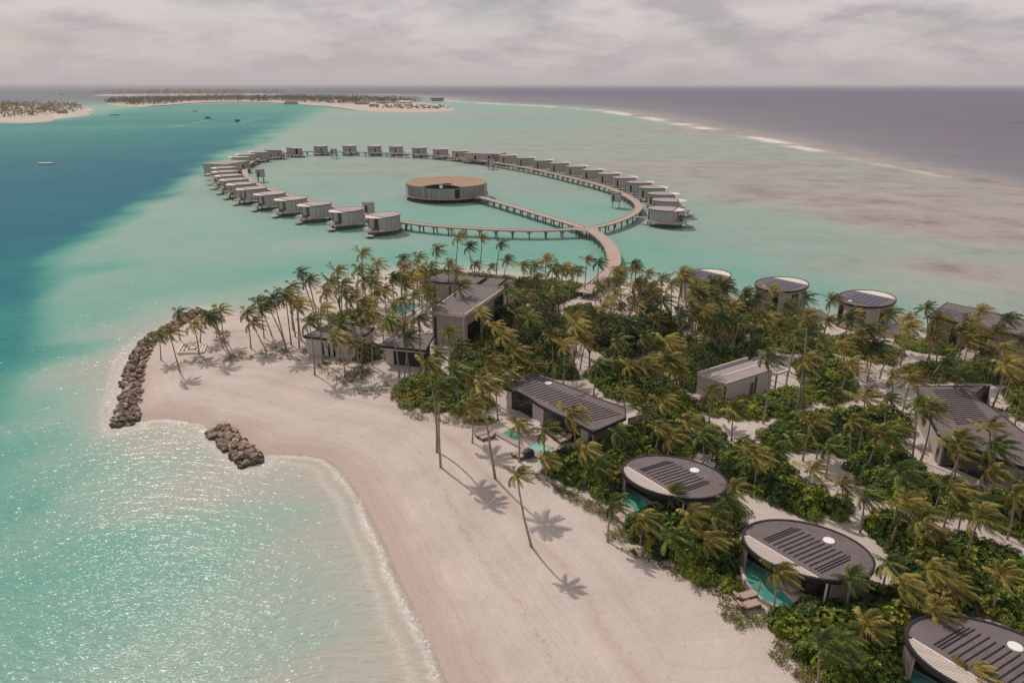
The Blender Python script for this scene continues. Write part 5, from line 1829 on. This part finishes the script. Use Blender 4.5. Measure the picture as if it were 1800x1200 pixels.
# crown pixel and foot pixel, as seen in the photograph
PALMS_FULL = [
    (805, 416, 797, 504), (824, 433, 833, 500), (847, 419, 838, 498), (880, 429, 872, 500), (891, 457, 882, 502), (835, 464, 832, 499), (863, 469, 859, 501), (787, 485, 783, 512),
    (527, 480, 562, 585), (543, 493, 566, 590), (580, 496, 601, 557), (504, 514, 519, 592), (520, 530, 526, 612), (743, 504, 742, 545), (705, 528, 712, 582), (564, 545, 568, 638),
    (543, 566, 553, 658), (591, 592, 607, 661), (632, 554, 635, 640), (647, 554, 655, 644), (625, 605, 635, 664), (684, 563, 702, 662), (709, 573, 721, 661), (716, 595, 710, 672),
    (737, 560, 740, 659), (809, 504, 805, 579), (804, 611, 805, 690), (844, 549, 847, 614), (772, 683, 775, 822), (848, 678, 871, 841), (750, 641, 768, 795), (280, 589, 283, 633),
    (298, 583, 316, 652), (313, 550, 316, 596), (356, 556, 352, 602), (340, 571, 350, 624), (374, 554, 392, 612), (386, 545, 394, 602), (366, 560, 406, 628), (434, 550, 441, 612),
    (444, 567, 469, 617), (452, 531, 478, 590), (458, 545, 464, 593), (480, 523, 504, 615), (469, 534, 500, 600), (502, 523, 512, 606), (524, 536, 530, 598), (1032, 457, 1028, 520),
    (1017, 475, 1012, 506), (1079, 477, 1076, 512), (1092, 476, 1086, 510), (1113, 465, 1107, 505), (1227, 561, 1224, 620), (1133, 593, 1132, 663), (1187, 652, 1181, 697), (992, 607, 990, 677),
    (1309, 516, 1291, 607), (1331, 523, 1325, 607), (1381, 541, 1370, 600), (1419, 559, 1400, 726), (1462, 528, 1444, 603), (1562, 552, 1551, 612), (1576, 595, 1546, 665), (1628, 543, 1634, 654),
    (1648, 563, 1643, 654), (1708, 584, 1637, 664), (1757, 566, 1746, 612), (1703, 600, 1680, 668), (1349, 624, 1341, 744), (1421, 635, 1406, 730), (1248, 689, 1246, 741), (1468, 693, 1465, 752),
    (1520, 700, 1510, 798), (1612, 714, 1602, 818), (1637, 722, 1618, 810), (1683, 775, 1617, 882), (1749, 787, 1745, 880), (1738, 752, 1733, 850), (1580, 833, 1563, 938), (1722, 910, 1693, 1000),
    (1620, 914, 1606, 995), (1434, 763, 1435, 806), (1427, 826, 1411, 890), (1364, 791, 1365, 835), (1310, 787, 1307, 842), (909, 834, 935, 960), (1078, 885, 1068, 952), (1030, 790, 1032, 835),
    (1278, 880, 1277, 945), (1215, 905, 1213, 960), (911, 748, 912, 811), (958, 757, 957, 800), (1003, 728, 1010, 796), (874, 668, 876, 740), (828, 716, 830, 779), (1369, 1007, 1359, 1080),
    (1494, 1016, 1482, 1082), (1586, 1025, 1580, 1080), (1443, 1135, 1440, 1200), (1158, 752, 1151, 798), (1246, 950, 1243, 998), (1185, 945, 1187, 990), (1678, 1028, 1676, 1070), (1084, 758, 1077, 806),
    (1209, 742, 1206, 790), (1166, 707, 1164, 752), (1536, 610, 1525, 668), (1475, 610, 1470, 668), (1490, 562, 1482, 668), (1510, 590, 1507, 660), (1778, 662, 1766, 705), (1735, 620, 1722, 665),
    (962, 808, 960, 845), (1050, 818, 1052, 858), (1524, 1100, 1521, 1150), (1570, 660, 1566, 715), (1458, 787, 1452, 840), (1795, 700, 1783, 752)]
# crown pixel and height where the foot is hidden
PALMS_CROWN = [
    (636, 445, 12), (707, 455, 10), (735, 452, 10), (767, 439, 12), (789, 464, 9), (592, 476, 11), (631, 473, 10), (663, 464, 11), (653, 480, 10), (709, 470, 10), (740, 472, 10), (756, 468, 10), (801, 477, 8),
    (513, 504, 10), (573, 514, 9), (601, 501, 9), (604, 517, 8), (625, 514, 8), (639, 493, 9), (660, 517, 8), (645, 536, 8), (637, 533, 8), (711, 504, 9), (767, 621, 9), (788, 584, 8), (761, 536, 9), (657, 496, 9),
    (615, 528, 7), (690, 490, 8), (675, 510, 8), (725, 490, 9), (728, 520, 9), (752, 512, 8), (690, 540, 8), (620, 560, 7), (672, 572, 7), (600, 575, 7), (919, 468, 9), (939, 468, 9), (960, 457, 11), (989, 471, 9), (1052, 462, 9),
    (1139, 481, 9), (1163, 489, 9), (1200, 481, 11), (1181, 500, 9), (1051, 503, 7), (1227, 500, 10), (1251, 496, 10), (1235, 521, 9), (1273, 499, 10), (1250, 513, 9), (909, 551, 8), (1195, 553, 9), (1222, 512, 9),
    (1275, 510, 9), (1262, 530, 9), (1356, 509, 9), (1415, 524, 8), (1594, 563, 8), (1724, 548, 9), (1526, 580, 9), (1455, 565, 8), (1400, 590, 8), (1290, 540, 9), (1240, 545, 9), (1270, 560, 8), (1212, 535, 9), (1300, 565, 8),
    (1345, 560, 7), (885, 590, 8), (930, 560, 8), (870, 575, 8), (905, 520, 9), (970, 590, 8), (1010, 560, 8), (1105, 570, 9), (1150, 560, 9), (1085, 600, 8), (1060, 540, 8), (1120, 540, 8), (1165, 530, 9), (1175, 600, 9), (1210, 600, 9),
    (860, 640, 7), (905, 620, 7), (800, 655, 7), (1100, 690, 6), (1130, 720, 5), (1290, 720, 5), (1180, 770, 4), (1235, 765, 5), (1330, 800, 5), (1390, 770, 5), (1500, 740, 6), (1545, 760, 6), (1560, 700, 6), (1600, 670, 7), (1660, 640, 7),
    (1770, 640, 8), (1795, 600, 8), (1690, 660, 7), (1480, 850, 4), (1520, 870, 5), (1640, 1000, 5), (1760, 1010, 5), (1560, 990, 4), (1640, 1075, 4), (1180, 868, 3.5), (1130, 915, 3), (1290, 860, 5), (1475, 1130, 3.5), (1715, 1185, 3.5),
    (1255, 905, 5), (1745, 830, 6), (1785, 870, 6), (1660, 850, 6), (1495, 640, 7), (1445, 600, 8), (1370, 575, 8), (1030, 600, 6), (1050, 640, 6), (940, 640, 6), (980, 640, 6), (895, 655, 5), (830, 665, 6), (1770, 560, 9), (1640, 590, 7)]

def _more_palms():
    rnd = random.Random(404)
    out = []
    for poly, n, h0, h1 in (([(880, 540), (1000, 525), (1250, 545), (1330, 590), (1300, 620), (1180, 610), (1060, 655), (900, 645)], 24, 7, 10.5),
                            ([(1440, 600), (1780, 640), (1790, 700), (1600, 690), (1450, 680)], 9, 6, 9.5),
                            ([(1260, 760), (1480, 740), (1640, 850), (1790, 900), (1790, 1060), (1560, 990), (1400, 880)], 8, 4.5, 7),
                            ([(1220, 535), (1330, 562), (1440, 580), (1600, 608), (1590, 628), (1400, 604), (1240, 566)], 6, 5, 7),
                            ([(1040, 650), (1200, 690), (1230, 740), (1100, 700)], 5, 5, 7)):
        P = np.array(poly, float)
        lo, hi = P.min(0), P.max(0)
        got = []
        k = 0
        while len(got) < n and k < 4000:
            k += 1
            q = (rnd.uniform(lo[0], hi[0]), rnd.uniform(lo[1], hi[1]))
            if not inside(np.array([q]), P)[0] or any(math.hypot(q[0] - g[0], (q[1] - g[1]) * 2.2) < 22 for g in got):
                continue
            w = np.array([on_land(*q)[:2]])
            if any(inside(w, f)[0] for f in FOOTPRINTS):
                continue
            got.append(q)
            h = rnd.uniform(h0, h1)
            b = on_land(*q)
            cx, cy = px_of(b[0] + rnd.uniform(-1.4, 1.0), b[1], b[2] + h)
            out.append((cx, cy, q[0], q[1]))
    return out


FOOTPRINTS = [inset(atm(p, z), -1.0) for p, z in ((LV, 1.3), (SH, 1.3), (SV, 1.3), (SL, 1.3))] + [ell(9, 7, n=20) + np.array(q) for q in ((65.9, 161.0), (80.9, 149.2), at(1240, 484, 6.6))] + [ell(7.5, 6.5, n=20) + np.array(q) for q in OV] + [LAWN]
PALMS_FULL += _more_palms()

LANDMARKS = [('the nearest oval villa', 1700, 1130), ('the second oval villa', 1420, 985), ('the first oval villa', 1190, 860), ('the long villa roof', 1000, 710), ('the long pool', 925, 780), ('the large flat roof', 820, 530),
             ('the left beach pavilion', 590, 610), ('the open pavilion', 710, 620), ('the blue lap pool', 690, 545), ('the sand seating square', 338, 611), ('the small flat house', 1300, 665), ('the lawn', 1180, 640),
             ('the swept roof house', 1700, 740), ('the solar longhouse', 1720, 580), ('the far round drum', 1240, 500), ('the middle round drum', 1372, 520), ('the near round drum', 1522, 545), ('the boardwalk landing', 1030, 515),
             ('the left sand grove', 470, 590), ('the north shore', 640, 490), ('the planting island', 1470, 760), ('the low back wings', 850, 490), ('the open beach', 860, 860), ('the path end', 1600, 930), ('the bank thicket', 1730, 1000),
             ('the middle path', 1400, 850), ('the white sand clearing', 960, 590), ('the tree clump', 1120, 560), ('the front thicket', 1230, 930)]


def build_palms():
    rows = []
    for cx, cy, bx, by in PALMS_FULL:
        x, y, z = on_land(bx, by)
        h, X = height_at((x, y), cx, cy)
        rows.append([cx, cy, (x, y, z), (X, y, h), True])
    rnd = random.Random(77)
    for cx, cy, h in PALMS_CROWN:
        x, y = at(cx, cy, 1.3 + h)
        b = (x + rnd.uniform(-1.2, .6), y + rnd.uniform(-.8, .8))
        z, d = land_z(np.array([b]))
        if d[0] < 1.5:      # feet stay on dry sand
            k = 0
            while d[0] < 1.5 and k < 40:
                b = (b[0], b[1] - .6); z, d = land_z(np.array([b])); k += 1
        rows.append([cx, cy, (b[0], b[1], float(z[0])), (x, y, 1.3 + h), False])
    # words for each
    by_lm = {}
    for r in rows:
        bx, by = px_of(*r[2])
        mx, my = (r[0] + bx) / 2, (r[1] + by) / 2
        nm = min(LANDMARKS, key=lambda q: math.hypot(q[1] - mx, (q[2] - my) * 1.6))[0]
        h = r[3][2] - r[2][2]
        lean = (r[3][0] - r[2][0]) / max(h, 1)
        tall = 'tall' if h > 10.5 else 'short' if h < 5.5 else 'mid-height'
        ln = 'leaning left' if lean < -.14 else 'leaning right' if lean > .14 else 'upright'
        r += [nm, tall, ln]
        by_lm.setdefault((nm, tall, ln), []).append(r)
    for (nm, tall, ln), lst in by_lm.items():
        lst.sort(key=lambda r: r[0])
        for i, r in enumerate(lst):
            adj = {'upright': 'upright ' + tall}.get(ln, tall)
            tail = '' if ln == 'upright' else ' ' + ln
            if len(lst) == 1:
                lab = f'{adj} coconut palm{tail} by {nm}'
            elif i == len(lst) - 1:
                lab = f'{adj} coconut palm{tail} by {nm}, rightmost such'
            elif i == 0:
                lab = f'{adj} coconut palm{tail} by {nm}, leftmost such'
            else:
                lab = f'{adj} coconut palm{tail} by {nm}, {ORD[i]} from the left'
            r.append(lab)
    for i, r in enumerate(rows):
        base, crown = Vector(r[2]), Vector(r[3])
        h = crown.z - base.z
        rel = crown - base
        t = thing('coconut_palm', r[8], 'palm', tuple(base), 0, 'coconut palms of the island')
        rnd = random.Random(900 + i)
        bow = Vector((rnd.uniform(-.05, .05) * h, rnd.uniform(-.08, .08) * h, 0)) + Vector((-rel.x * .3, 0, 0)) * rnd.uniform(-.3, 1)
        if r[0] == 1683:
            bow = Vector((3.0, 0, 0))
        pts = []
        for k in range(10):
            f = k / 9
            q = rel * f + bow * (4 * f * (1 - f)) * .6
            pts.append((q.x, q.y, rel.z * f - (.35 if k == 0 else 0)))
        r0 = .075 + .0045 * h
        rad = [r0 * (1.65 - 2.2 * f if f < .12 else 1.38 - .62 * f) * (.92 + .1 * (k % 2)) for k, f in ((k, k / 9) for k in range(10))]
        obj('trunk', MB().tube(pts, rad, 7), M['trunk'], t, True)
        dist = math.hypot(base.x, base.y)
        v = (i * 7 + i // 5) % len(CROWNS)
        sc = rnd.uniform(.88, 1.12) * (.82 if h < 6 else 1.0) * 1.0
        sc *= {(909, 834): .66, (772, 683): .85, (848, 678): .95, (750, 641): .8}.get((r[0], r[1]), 1.0)
        rz = rnd.uniform(-.5, .5)
        top = (rel.x, rel.y, rel.z)
        if dist < 112:
            for me in CROWNS[v]:
                put('frond', me, t, top, (rnd.uniform(-.05, .05), rnd.uniform(-.05, .05), rz), sc)
            put('coconuts', NUTS, t, top)
        else:
            c = put('crown', CROWN_ONE[v][0], t, top, (rnd.uniform(-.05, .05), rnd.uniform(-.05, .05), rz), sc)
            put('dead_fronds', CROWN_ONE[v][1], c)
    return rows


PALM_ROWS = build_palms()

# ------------------------------------------------------------------ broad-leaved trees


def tree_mesh(seed, h, spread, leaves, leafsize):
    rnd = random.Random(seed)
    wood, lf = MB(), MB()

    def grow(p, d, L, r, depth):
        n = 4
        pts = [p.copy()]
        q = p.copy()
        for i in range(n):
            d = (d + Vector((rnd.gauss(0, .16), rnd.gauss(0, .16), rnd.gauss(.03, .1)))).normalized()
            q = q + d * (L / n)
            pts.append(q.copy())
        wood.tube(pts, [r * (1 - .45 * i / n) for i in range(n + 1)], 5 if depth < 2 else 3, False)
        if depth >= 3:
            for _ in range(leaves):
                c = q + Vector((rnd.gauss(0, .5), rnd.gauss(0, .5), rnd.gauss(0, .38)))
                for _ in range(3):
                    a = Vector((rnd.gauss(0, 1), rnd.gauss(0, 1), rnd.gauss(0, .5))).normalized() * leafsize
                    b_ = a.cross(Vector((rnd.gauss(0, 1), rnd.gauss(0, 1), rnd.gauss(0, 1)))).normalized() * leafsize * .5
                    lf.add([c, c + a * .5 + b_, c + a, c + a * .5 - b_], [(0, 1, 2, 3)])
            return
        for i in range(rnd.choice((3, 3, 4)) if depth else 4):
            az = i * 2.1 + rnd.uniform(-.5, .5)
            tilt = rnd.uniform(.35, .85) * spread
            nd = (d + Vector((math.cos(az) * tilt, math.sin(az) * tilt, rnd.uniform(-.05, .25)))).normalized()
            grow(q, nd, L * rnd.uniform(.62, .8), r * .58, depth + 1)
    grow(Vector((0, 0, -.2)), Vector((rnd.gauss(0, .08), rnd.gauss(0, .08), 1)), h * .34, h * .028, 0)
    return wood.mesh('trunk', M['bark']), lf.mesh('crown', M['tree_leaf'])


_td = [tree_mesh(31, 9, .95, 22, .36), tree_mesh(37, 8.5, 1.1, 20, .36)]
for _w, _l in _td:
    _l.materials[0] = M['tree_dark']
TREES = [tree_mesh(3, 10, 1.0, 9, .3), tree_mesh(8, 9, 1.15, 7, .28), tree_mesh(14, 9.5, .9, 11, .3), tree_mesh(21, 8, 1.0, 4, .25)] + _td
for i, (bx, by, v, s, lab) in enumerate([
        (929, 612, 1, 1.25, 'grey-limbed spreading tree standing in the white sand clearing'), (1036, 645, 3, 1.05, 'thin dark-limbed tree with few leaves beside the sandy path'),
        (958, 575, 0, 1.0, 'tall leafy tree at the edge of the sand clearing'), (1098, 610, 0, 1.2, 'broad grey-green tree left in the tree clump above the lawn'),
        (1128, 590, 2, 1.15, 'broad grey-green tree in the middle of the tree clump'), (1160, 575, 1, 1.2, 'grey twiggy tree at the back of the tree clump'),
        (1180, 600, 0, 1.1, 'dense tree at the right of the tree clump above the lawn'), (1068, 625, 2, 1.05, 'brown-green tree nearest the sandy path by the lawn'),
        (1055, 530, 3, .9, 'thin bare sapling beside the boardwalk landing'), (1140, 540, 1, 1.05, 'grey-topped tree near the shore behind the tree clump'),
        (925, 545, 2, .9, 'leafy tree close to the right end of the large flat roof'), (704, 500, 3, .95, 'tall bare sapling on the north shore above the water'),
        (728, 492, 3, .8, 'second bare sapling on the north shore beside the tall one'), (388, 596, 3, .75, 'bare twiggy tree among the palms on the point'),
        (1290, 600, 2, .8, 'small dark tree between the lawn and the far drum'), (1263, 632, 2, .75, 'dark round tree beside the small flat house roof'),
        (1085, 655, 4, .95, 'dense dark green tree in front of the tree clump'), (1118, 640, 5, .85, 'dense dark green tree at the edge of the lawn'), (905, 640, 4, .8, 'dense dark green tree above the left end of the long villa roof'),
        (975, 640, 5, .9, 'dense dark green tree above the middle of the long villa roof'), (1040, 600, 4, .85, 'dense dark green tree on the bend of the sandy path'), (890, 590, 5, .85, 'dense dark green tree by the right wall of the large flat roof'),
        (1145, 615, 4, 1.0, 'dense dark green tree behind the lawn')]):
    x, y, z = on_land(bx, by)
    t = thing('broadleaf_tree', lab, 'tree', (x, y, z), i * 1.7, 'broad-leaved trees')
    t.scale = (s,) * 3
    put('trunk', TREES[v][0], t)
    if v != 3 or i == 1:
        put('crown', TREES[v][1], t)
    else:
        put('crown', TREES[v][1], t)

# ------------------------------------------------------------------ shrubs


def shrub_mesh(seed, mat, n=210, leaf=.26):
    rnd = random.Random(seed)
    mb = MB()
    ph = [rnd.uniform(0, 6.28) for _ in range(4)]
    for i in range(n):
        u = rnd.uniform(0, 6.28)
        c = rnd.uniform(-.12, 1.0)
        sn = math.sqrt(max(0, 1 - c * c))
        lump = 1 + .16 * math.sin(3 * u + ph[0]) * sn + .14 * math.sin(5 * u + 4 * c + ph[1]) + .1 * math.sin(9 * c + 2 * u + ph[2])
        rr = lump * rnd.choice((1, 1, 1, .95, .86))
        nrm = Vector((math.cos(u) * sn, math.sin(u) * sn, c))
        p = Vector((nrm.x * rr, nrm.y * rr, max(0.02, nrm.z * rr * .92 + .12)))
        # a twig with a rosette of leaves
        ax = (nrm + Vector((rnd.gauss(0, .35), rnd.gauss(0, .35), rnd.gauss(.35, .3)))).normalized()
        a = ax.orthogonal().normalized()
        b_ = ax.cross(a)
        k = rnd.choice((5, 6, 7))
        o = rnd.uniform(0, 6.28)
        L = leaf * rnd.uniform(.75, 1.25)
        for j in range(k):
            q = o + 6.283 * j / k
            d = (a * math.cos(q) + b_ * math.sin(q)) * .85 + ax * rnd.uniform(.15, .6)
            s = d.cross(ax).normalized() * L * .27
            mb.add([p, p + d * L * .55 + s, p + d * L, p + d * L * .55 - s], [(0, 1, 2, 3)])
    # twigs below, so that the bush is not hollow
    tw = MB()
    for j in range(9):
        q = j * .7 + rnd.uniform(-.2, .2)
        r = rnd.uniform(.35, .85)
        tw.tube([(0, 0, -.15), (math.cos(q) * r * .5, math.sin(q) * r * .5, .35), (math.cos(q) * r, math.sin(q) * r, .7)], [.03, .02, .01], 3, False)
    return mb.mesh('foliage', mat), tw.mesh('stem', M['bark']), mb


SH_L = [shrub_mesh(100 + i, M['shrub']) for i in range(6)]
SH_G = [shrub_mesh(300 + i, M['shrub_gold'], 170, .24) for i in range(3)]
SH_D = [shrub_mesh(200 + i, M['shrub_dark'], 230, .24) for i in range(4)]


def build_shrubs():
    cand = []
    rnd = np.random.default_rng(21)
    keep_out = [np.array([[OV[k][0] + math.cos(q) * 6.6 * math.cos(OANG) - math.sin(q) * 4.9 * math.sin(OANG), OV[k][1] + math.cos(q) * 6.6 * math.sin(OANG) + math.sin(q) * 4.9 * math.cos(OANG)] for q in np.linspace(0, 6.28, 24)]) for k in range(3)]
    keep_out += [atm(LV, 1.3), atm(SH, 3.5), atm(SV, 3.5)] + FOOTPRINTS[4:7]
    for (txt, _, sp, h, dark), poly in zip(THICKETS, THICKET_WORLD):
        poly = inset(poly, -.15)
        lo, hi = poly.min(0), poly.max(0)
        n = int(abs((poly[:, 0] * np.roll(poly[:, 1], -1) - np.roll(poly[:, 0], -1) * poly[:, 1]).sum()) / 2 / sp ** 2 * 1.5) + 2
        got = []
        for _ in range(n * 14):
            p = lo + (hi - lo) * rnd.random(2)
            if not inside(p[None], poly)[0]:
                continue
            if any(((p - g) ** 2).sum() < (sp * .78) ** 2 for g in got):
                continue
            if any(inside(p[None], k)[0] for k in keep_out):
                continue
            got.append(p)
        for p in got:
            e = float(seg_dist(p[None], poly)[0])
            f = min(1, .62 + e / 4)
            cand.append((txt, p, sp * rnd.uniform(.66, .92) * f, h * rnd.uniform(.75, 1.2) * f, 1 if rnd.random() < dark else 2 if rnd.random() < .16 else 0, rnd.uniform(0, 6.28)))
    cand.sort(key=lambda c: -c[2] / math.hypot(*c[1]))
    print('shrubs', len(cand))
    top, rest = cand[:290], cand[290:]
    seen = {}
    for c in top:
        seen.setdefault(c[0], []).append(c)
    words_ = {}
    for txt, lst in seen.items():
        Q = np.array([px_of(c[1][0], c[1][1], 1.5) for c in lst])
        hs = np.array([c[3] for c in lst])
        x0, x1 = Q[:, 0].min(), Q[:, 0].max() + 1e-6
        y0, y1 = Q[:, 1].min(), Q[:, 1].max() + 1e-6
        used = {}
        for c, q in zip(lst, Q):
            fx, fy = (q[0] - x0) / (x1 - x0), (q[1] - y0) / (y1 - y0)
            colm = ['far left', 'left', 'middle', 'right', 'far right'][min(4, int(fx * 5))]
            row = ['back', 'middle', 'front'][min(2, int(fy * 3))]
            lab = f"{'tall' if c[3] > np.median(hs) else 'low'} {('bright green', 'dark green', 'yellowing')[c[4]]} shrub {txt}, {colm} {row}"
            words_[id(c)] = lab
    for i, c_ in enumerate(top):
        (txt, p, r, h, dk, rz) = c_
        z = G(*p)
        t = thing('beach_shrub', words_[id(c_)], 'shrub', (p[0], p[1], z), rz, f'shrubs {txt}')
        fo, st, _ = (SH_L[i % 6], SH_D[i % 4], SH_G[i % 3])[dk]
        put('foliage', fo, t, scale=(r, r, h * .72))
        put('stem', st, t, scale=(r, r, h * .72))
    for dk, nm in ((0, 'bright green'), (1, 'dark green'), (2, 'yellowing')):
        mb = MB()
        for i, (txt, p, r, h, d2, rz) in enumerate(rest):
            if d2 != dk:
                continue
            src = (SH_L[i % 6], SH_D[i % 4], SH_G[i % 3])[dk][2]
            ca, sa = math.cos(rz), math.sin(rz)
            z = G(*p)
            stp = 2 if r / math.hypot(*p) < .014 else 1
            vs, fs = [], []
            for f in src.f[::stp]:
                o = len(vs)
                for k in f:
                    x, y, zz = src.v[k]
                    g = 1.0
                    vs.append((p[0] + (x * ca - y * sa) * r, p[1] + (x * sa + y * ca) * r, z + zz * h * .72))
                fs.append((o, o + 1, o + 2, o + 3))
            mb.add(vs, fs)
        if mb.v:
            o = stuff(obj('undergrowth', mb, M[('shrub', 'shrub_dark', 'shrub_gold')[dk]]))
            o['label'] = f'{nm} undergrowth further back on the island'


build_shrubs()


# ------------------------------------------------------------------ creepers on the sand
def build_creepers():
    rnd = np.random.default_rng(9)
    polys = [([(640, 640), (700, 690), (720, 720), (640, 700), (590, 665)], 260, .5), ([(400, 625), (470, 610), (540, 615), (530, 635), (440, 632), (395, 640)], 300, .55), ([(310, 640), (340, 625), (372, 630), (350, 640)], 90, .5),
             ([(540, 625), (640, 635), (660, 660), (600, 680), (560, 655)], 380, .55), ([(700, 720), (830, 725), (860, 735), (800, 750), (720, 735)], 220, .5),
             ([(930, 820), (970, 850), (1060, 890), (1090, 890), (1080, 925), (1000, 880), (940, 840)], 420, .42), ([(1050, 935), (1110, 925), (1150, 975), (1290, 1045), (1280, 1060), (1180, 1010), (1075, 960)], 520, .42),
             ([(1265, 1060), (1345, 1070), (1380, 1130), (1440, 1190), (1420, 1215), (1330, 1130), (1270, 1090)], 560, .4), ([(1340, 595), (1640, 640), (1640, 690), (1400, 680), (1330, 620)], 620, .6),
             ([(380, 575), (405, 585), (400, 605), (375, 600)], 120, .6), ([(1500, 770), (1600, 740), (1640, 830), (1560, 800)], 140, .45), ([(1100, 800), (1260, 800), (1240, 820), (1100, 812)], 60, .4), ([(1640, 690), (1800, 700), (1800, 760), (1700, 740)], 200, .5)]
    mb = MB()
    for px, n, size in polys:
        poly = atm(px, 1.2)
        lo, hi = poly.min(0), poly.max(0)
        P = lo + (hi - lo) * rnd.random((n * 6, 2))
        P = P[inside(P, poly)][:n]
        z, d = land_z(P)
        for p, zz in zip(P, z):
            if mnoise.noise((p[0] * .35, p[1] * .35, 2)) < -.12:
                continue
            for _ in range(rnd.integers(3, 8)):
                c = np.array([p[0] + rnd.normal() * .22, p[1] + rnd.normal() * .22, zz + .05 + rnd.random() * .16])
                a = rnd.random() * 6.28
                L = size * rnd.uniform(.35, .7)
                dv = np.array([math.cos(a), math.sin(a), rnd.uniform(-.1, .5)]) * L
                s = np.array([-math.sin(a), math.cos(a), rnd.uniform(-.3, .3)]) * L * .32
                mb.add([c, c + dv * .5 + s, c + dv, c + dv * .5 - s], [(0, 1, 2, 3)])
    o = stuff(obj('beach_creeper', mb, M['creeper']))
    o['label'] = 'green beach creeper sprigs scattered over the sand edge'


build_creepers()

# small round bed of grass and agaves on the beach left of the long pool
bd = thing('planting_bed', 'small round grass bed with dark spiky plants on the sand left of the long pool', 'planting bed', (*on_land(843, 741)[:2], 1.2))
q_ = smooth_poly([(-3.0, .4), (-1.2, -1.2), (1.2, -1.2), (3.4, .0), (2.4, 1.4), (-1.4, 1.6)], 2)
obj('turf', MB().prism(q_, -.3, .16), M['lawn'], bd)
for j, (x, y) in enumerate([(-.9, .4), (.6, .2), (1.5, .5), (.2, .9)]):
    mb = MB()
    for i in range(34):
        a, e = i * 2.4, .25 + (i % 7) * .17
        d = Vector((math.cos(a) * math.cos(e), math.sin(a) * math.cos(e), math.sin(e)))
        s = d.cross(Vector((0, 0, 1))).normalized() * .06
        mb.add([(0, 0, .1), tuple(d * .5 + s), tuple(d * 1.0 - Vector((0, 0, .15))), tuple(d * .5 - s)], [(0, 1, 2, 3)])
    obj('spiky_plant', mb, M['shrub_dark'], bd, loc=(x, y, .1))


# ------------------------------------------------------------------ a person on the path
def person(px, label, shirt, rz=0.0):
    x, y, z = on_land(*px)
    t = thing('person', label, 'person', (x, y, z), rz)
    me = bpy.data.meshes.new('body')
    J = dict(pel=(0, 0, .95), che=(0, 0, 1.3), neck=(0, 0, 1.5), head=(0, .02, 1.63), top=(0, .02, 1.74), hl=(-.1, 0, .9), kl=(-.11, .14, .5), al=(-.11, .08, .08), fl=(-.11, .22, .04),
             hr=(.1, 0, .9), kr=(.11, .02, .5), ar=(.11, -.2, .1), fr=(.11, -.08, .04), sl=(-.18, 0, 1.42), el=(-.25, -.08, 1.15), wl=(-.25, .04, .92), ml=(-.25, .1, .8), sr=(.18, 0, 1.42), er=(.25, .06, 1.15), wr=(.25, .16, .93), mr=(.25, .2, .81))
    R = dict(pel=.14, che=.15, neck=.06, head=.1, top=.06, hl=.09, kl=.065, al=.045, fl=.04, hr=.09, kr=.065, ar=.045, fr=.04, sl=.07, el=.045, wl=.035, ml=.03, sr=.07, er=.045, wr=.035, mr=.03)
    E = [('pel', 'che'), ('che', 'neck'), ('neck', 'head'), ('head', 'top'), ('pel', 'hl'), ('hl', 'kl'), ('kl', 'al'), ('al', 'fl'), ('pel', 'hr'), ('hr', 'kr'), ('kr', 'ar'), ('ar', 'fr'), ('che', 'sl'), ('sl', 'el'), ('el', 'wl'), ('wl', 'ml'), ('che', 'sr'), ('sr', 'er'), ('er', 'wr'), ('wr', 'mr')]
    ks_ = list(J)
    me.from_pydata([J[k] for k in ks_], [(ks_.index(a), ks_.index(b_)) for a, b_ in E], [])
    o = put('body', me, t)
    md = o.modifiers.new('skin', 'SKIN')
    for k, d in zip(ks_, me.skin_vertices[0].data):
        d.radius = (R[k], R[k])
        d.use_root = k == 'pel'
    o.modifiers.new('sub', 'SUBSURF').levels = 1
    me.materials.append(shirt)
    obj('hair', MB().lathe([(.09, 1.62), (.115, 1.7), (.09, 1.78), (.0, 1.8)], 10, (0, .01, 0)), M['seam'], t)
    return t


person((1457, 603), 'person in dark clothes walking on the sand path near the round drum', M['dark'], .4)

# ------------------------------------------------------------------ sea haze


def build_haze():
    top = max((o.matrix_world @ Vector(c)).z for o in S.objects if o.type == 'MESH' and o.name.split('.')[0] not in ('sea',) for c in o.bound_box)
    top = max(top, CAM_H) + 3
    m = bpy.data.materials.new('haze')
    m.use_nodes = True
    n, l = m.node_tree.nodes, m.node_tree.links
    n.clear()
    out = N(n, 'ShaderNodeOutputMaterial')
    v = N(n, 'ShaderNodeVolumePrincipled')
    v.inputs['Color'].default_value = (.84, .82, .88, 1)
    v.inputs['Density'].default_value = HAZE_DENSITY
    v.inputs['Anisotropy'].default_value = 0.0
    l.new(v.outputs[0], out.inputs['Volume'])
    R = 61000
    o = obj('haze', MB().box((0, 0, (top - 3.2) / 2), (2 * R, 2 * R, top + 3.2)), m)
    stuff(o)


HAZE_DENSITY = 0.00006
bpy.context.view_layer.update()
build_haze()
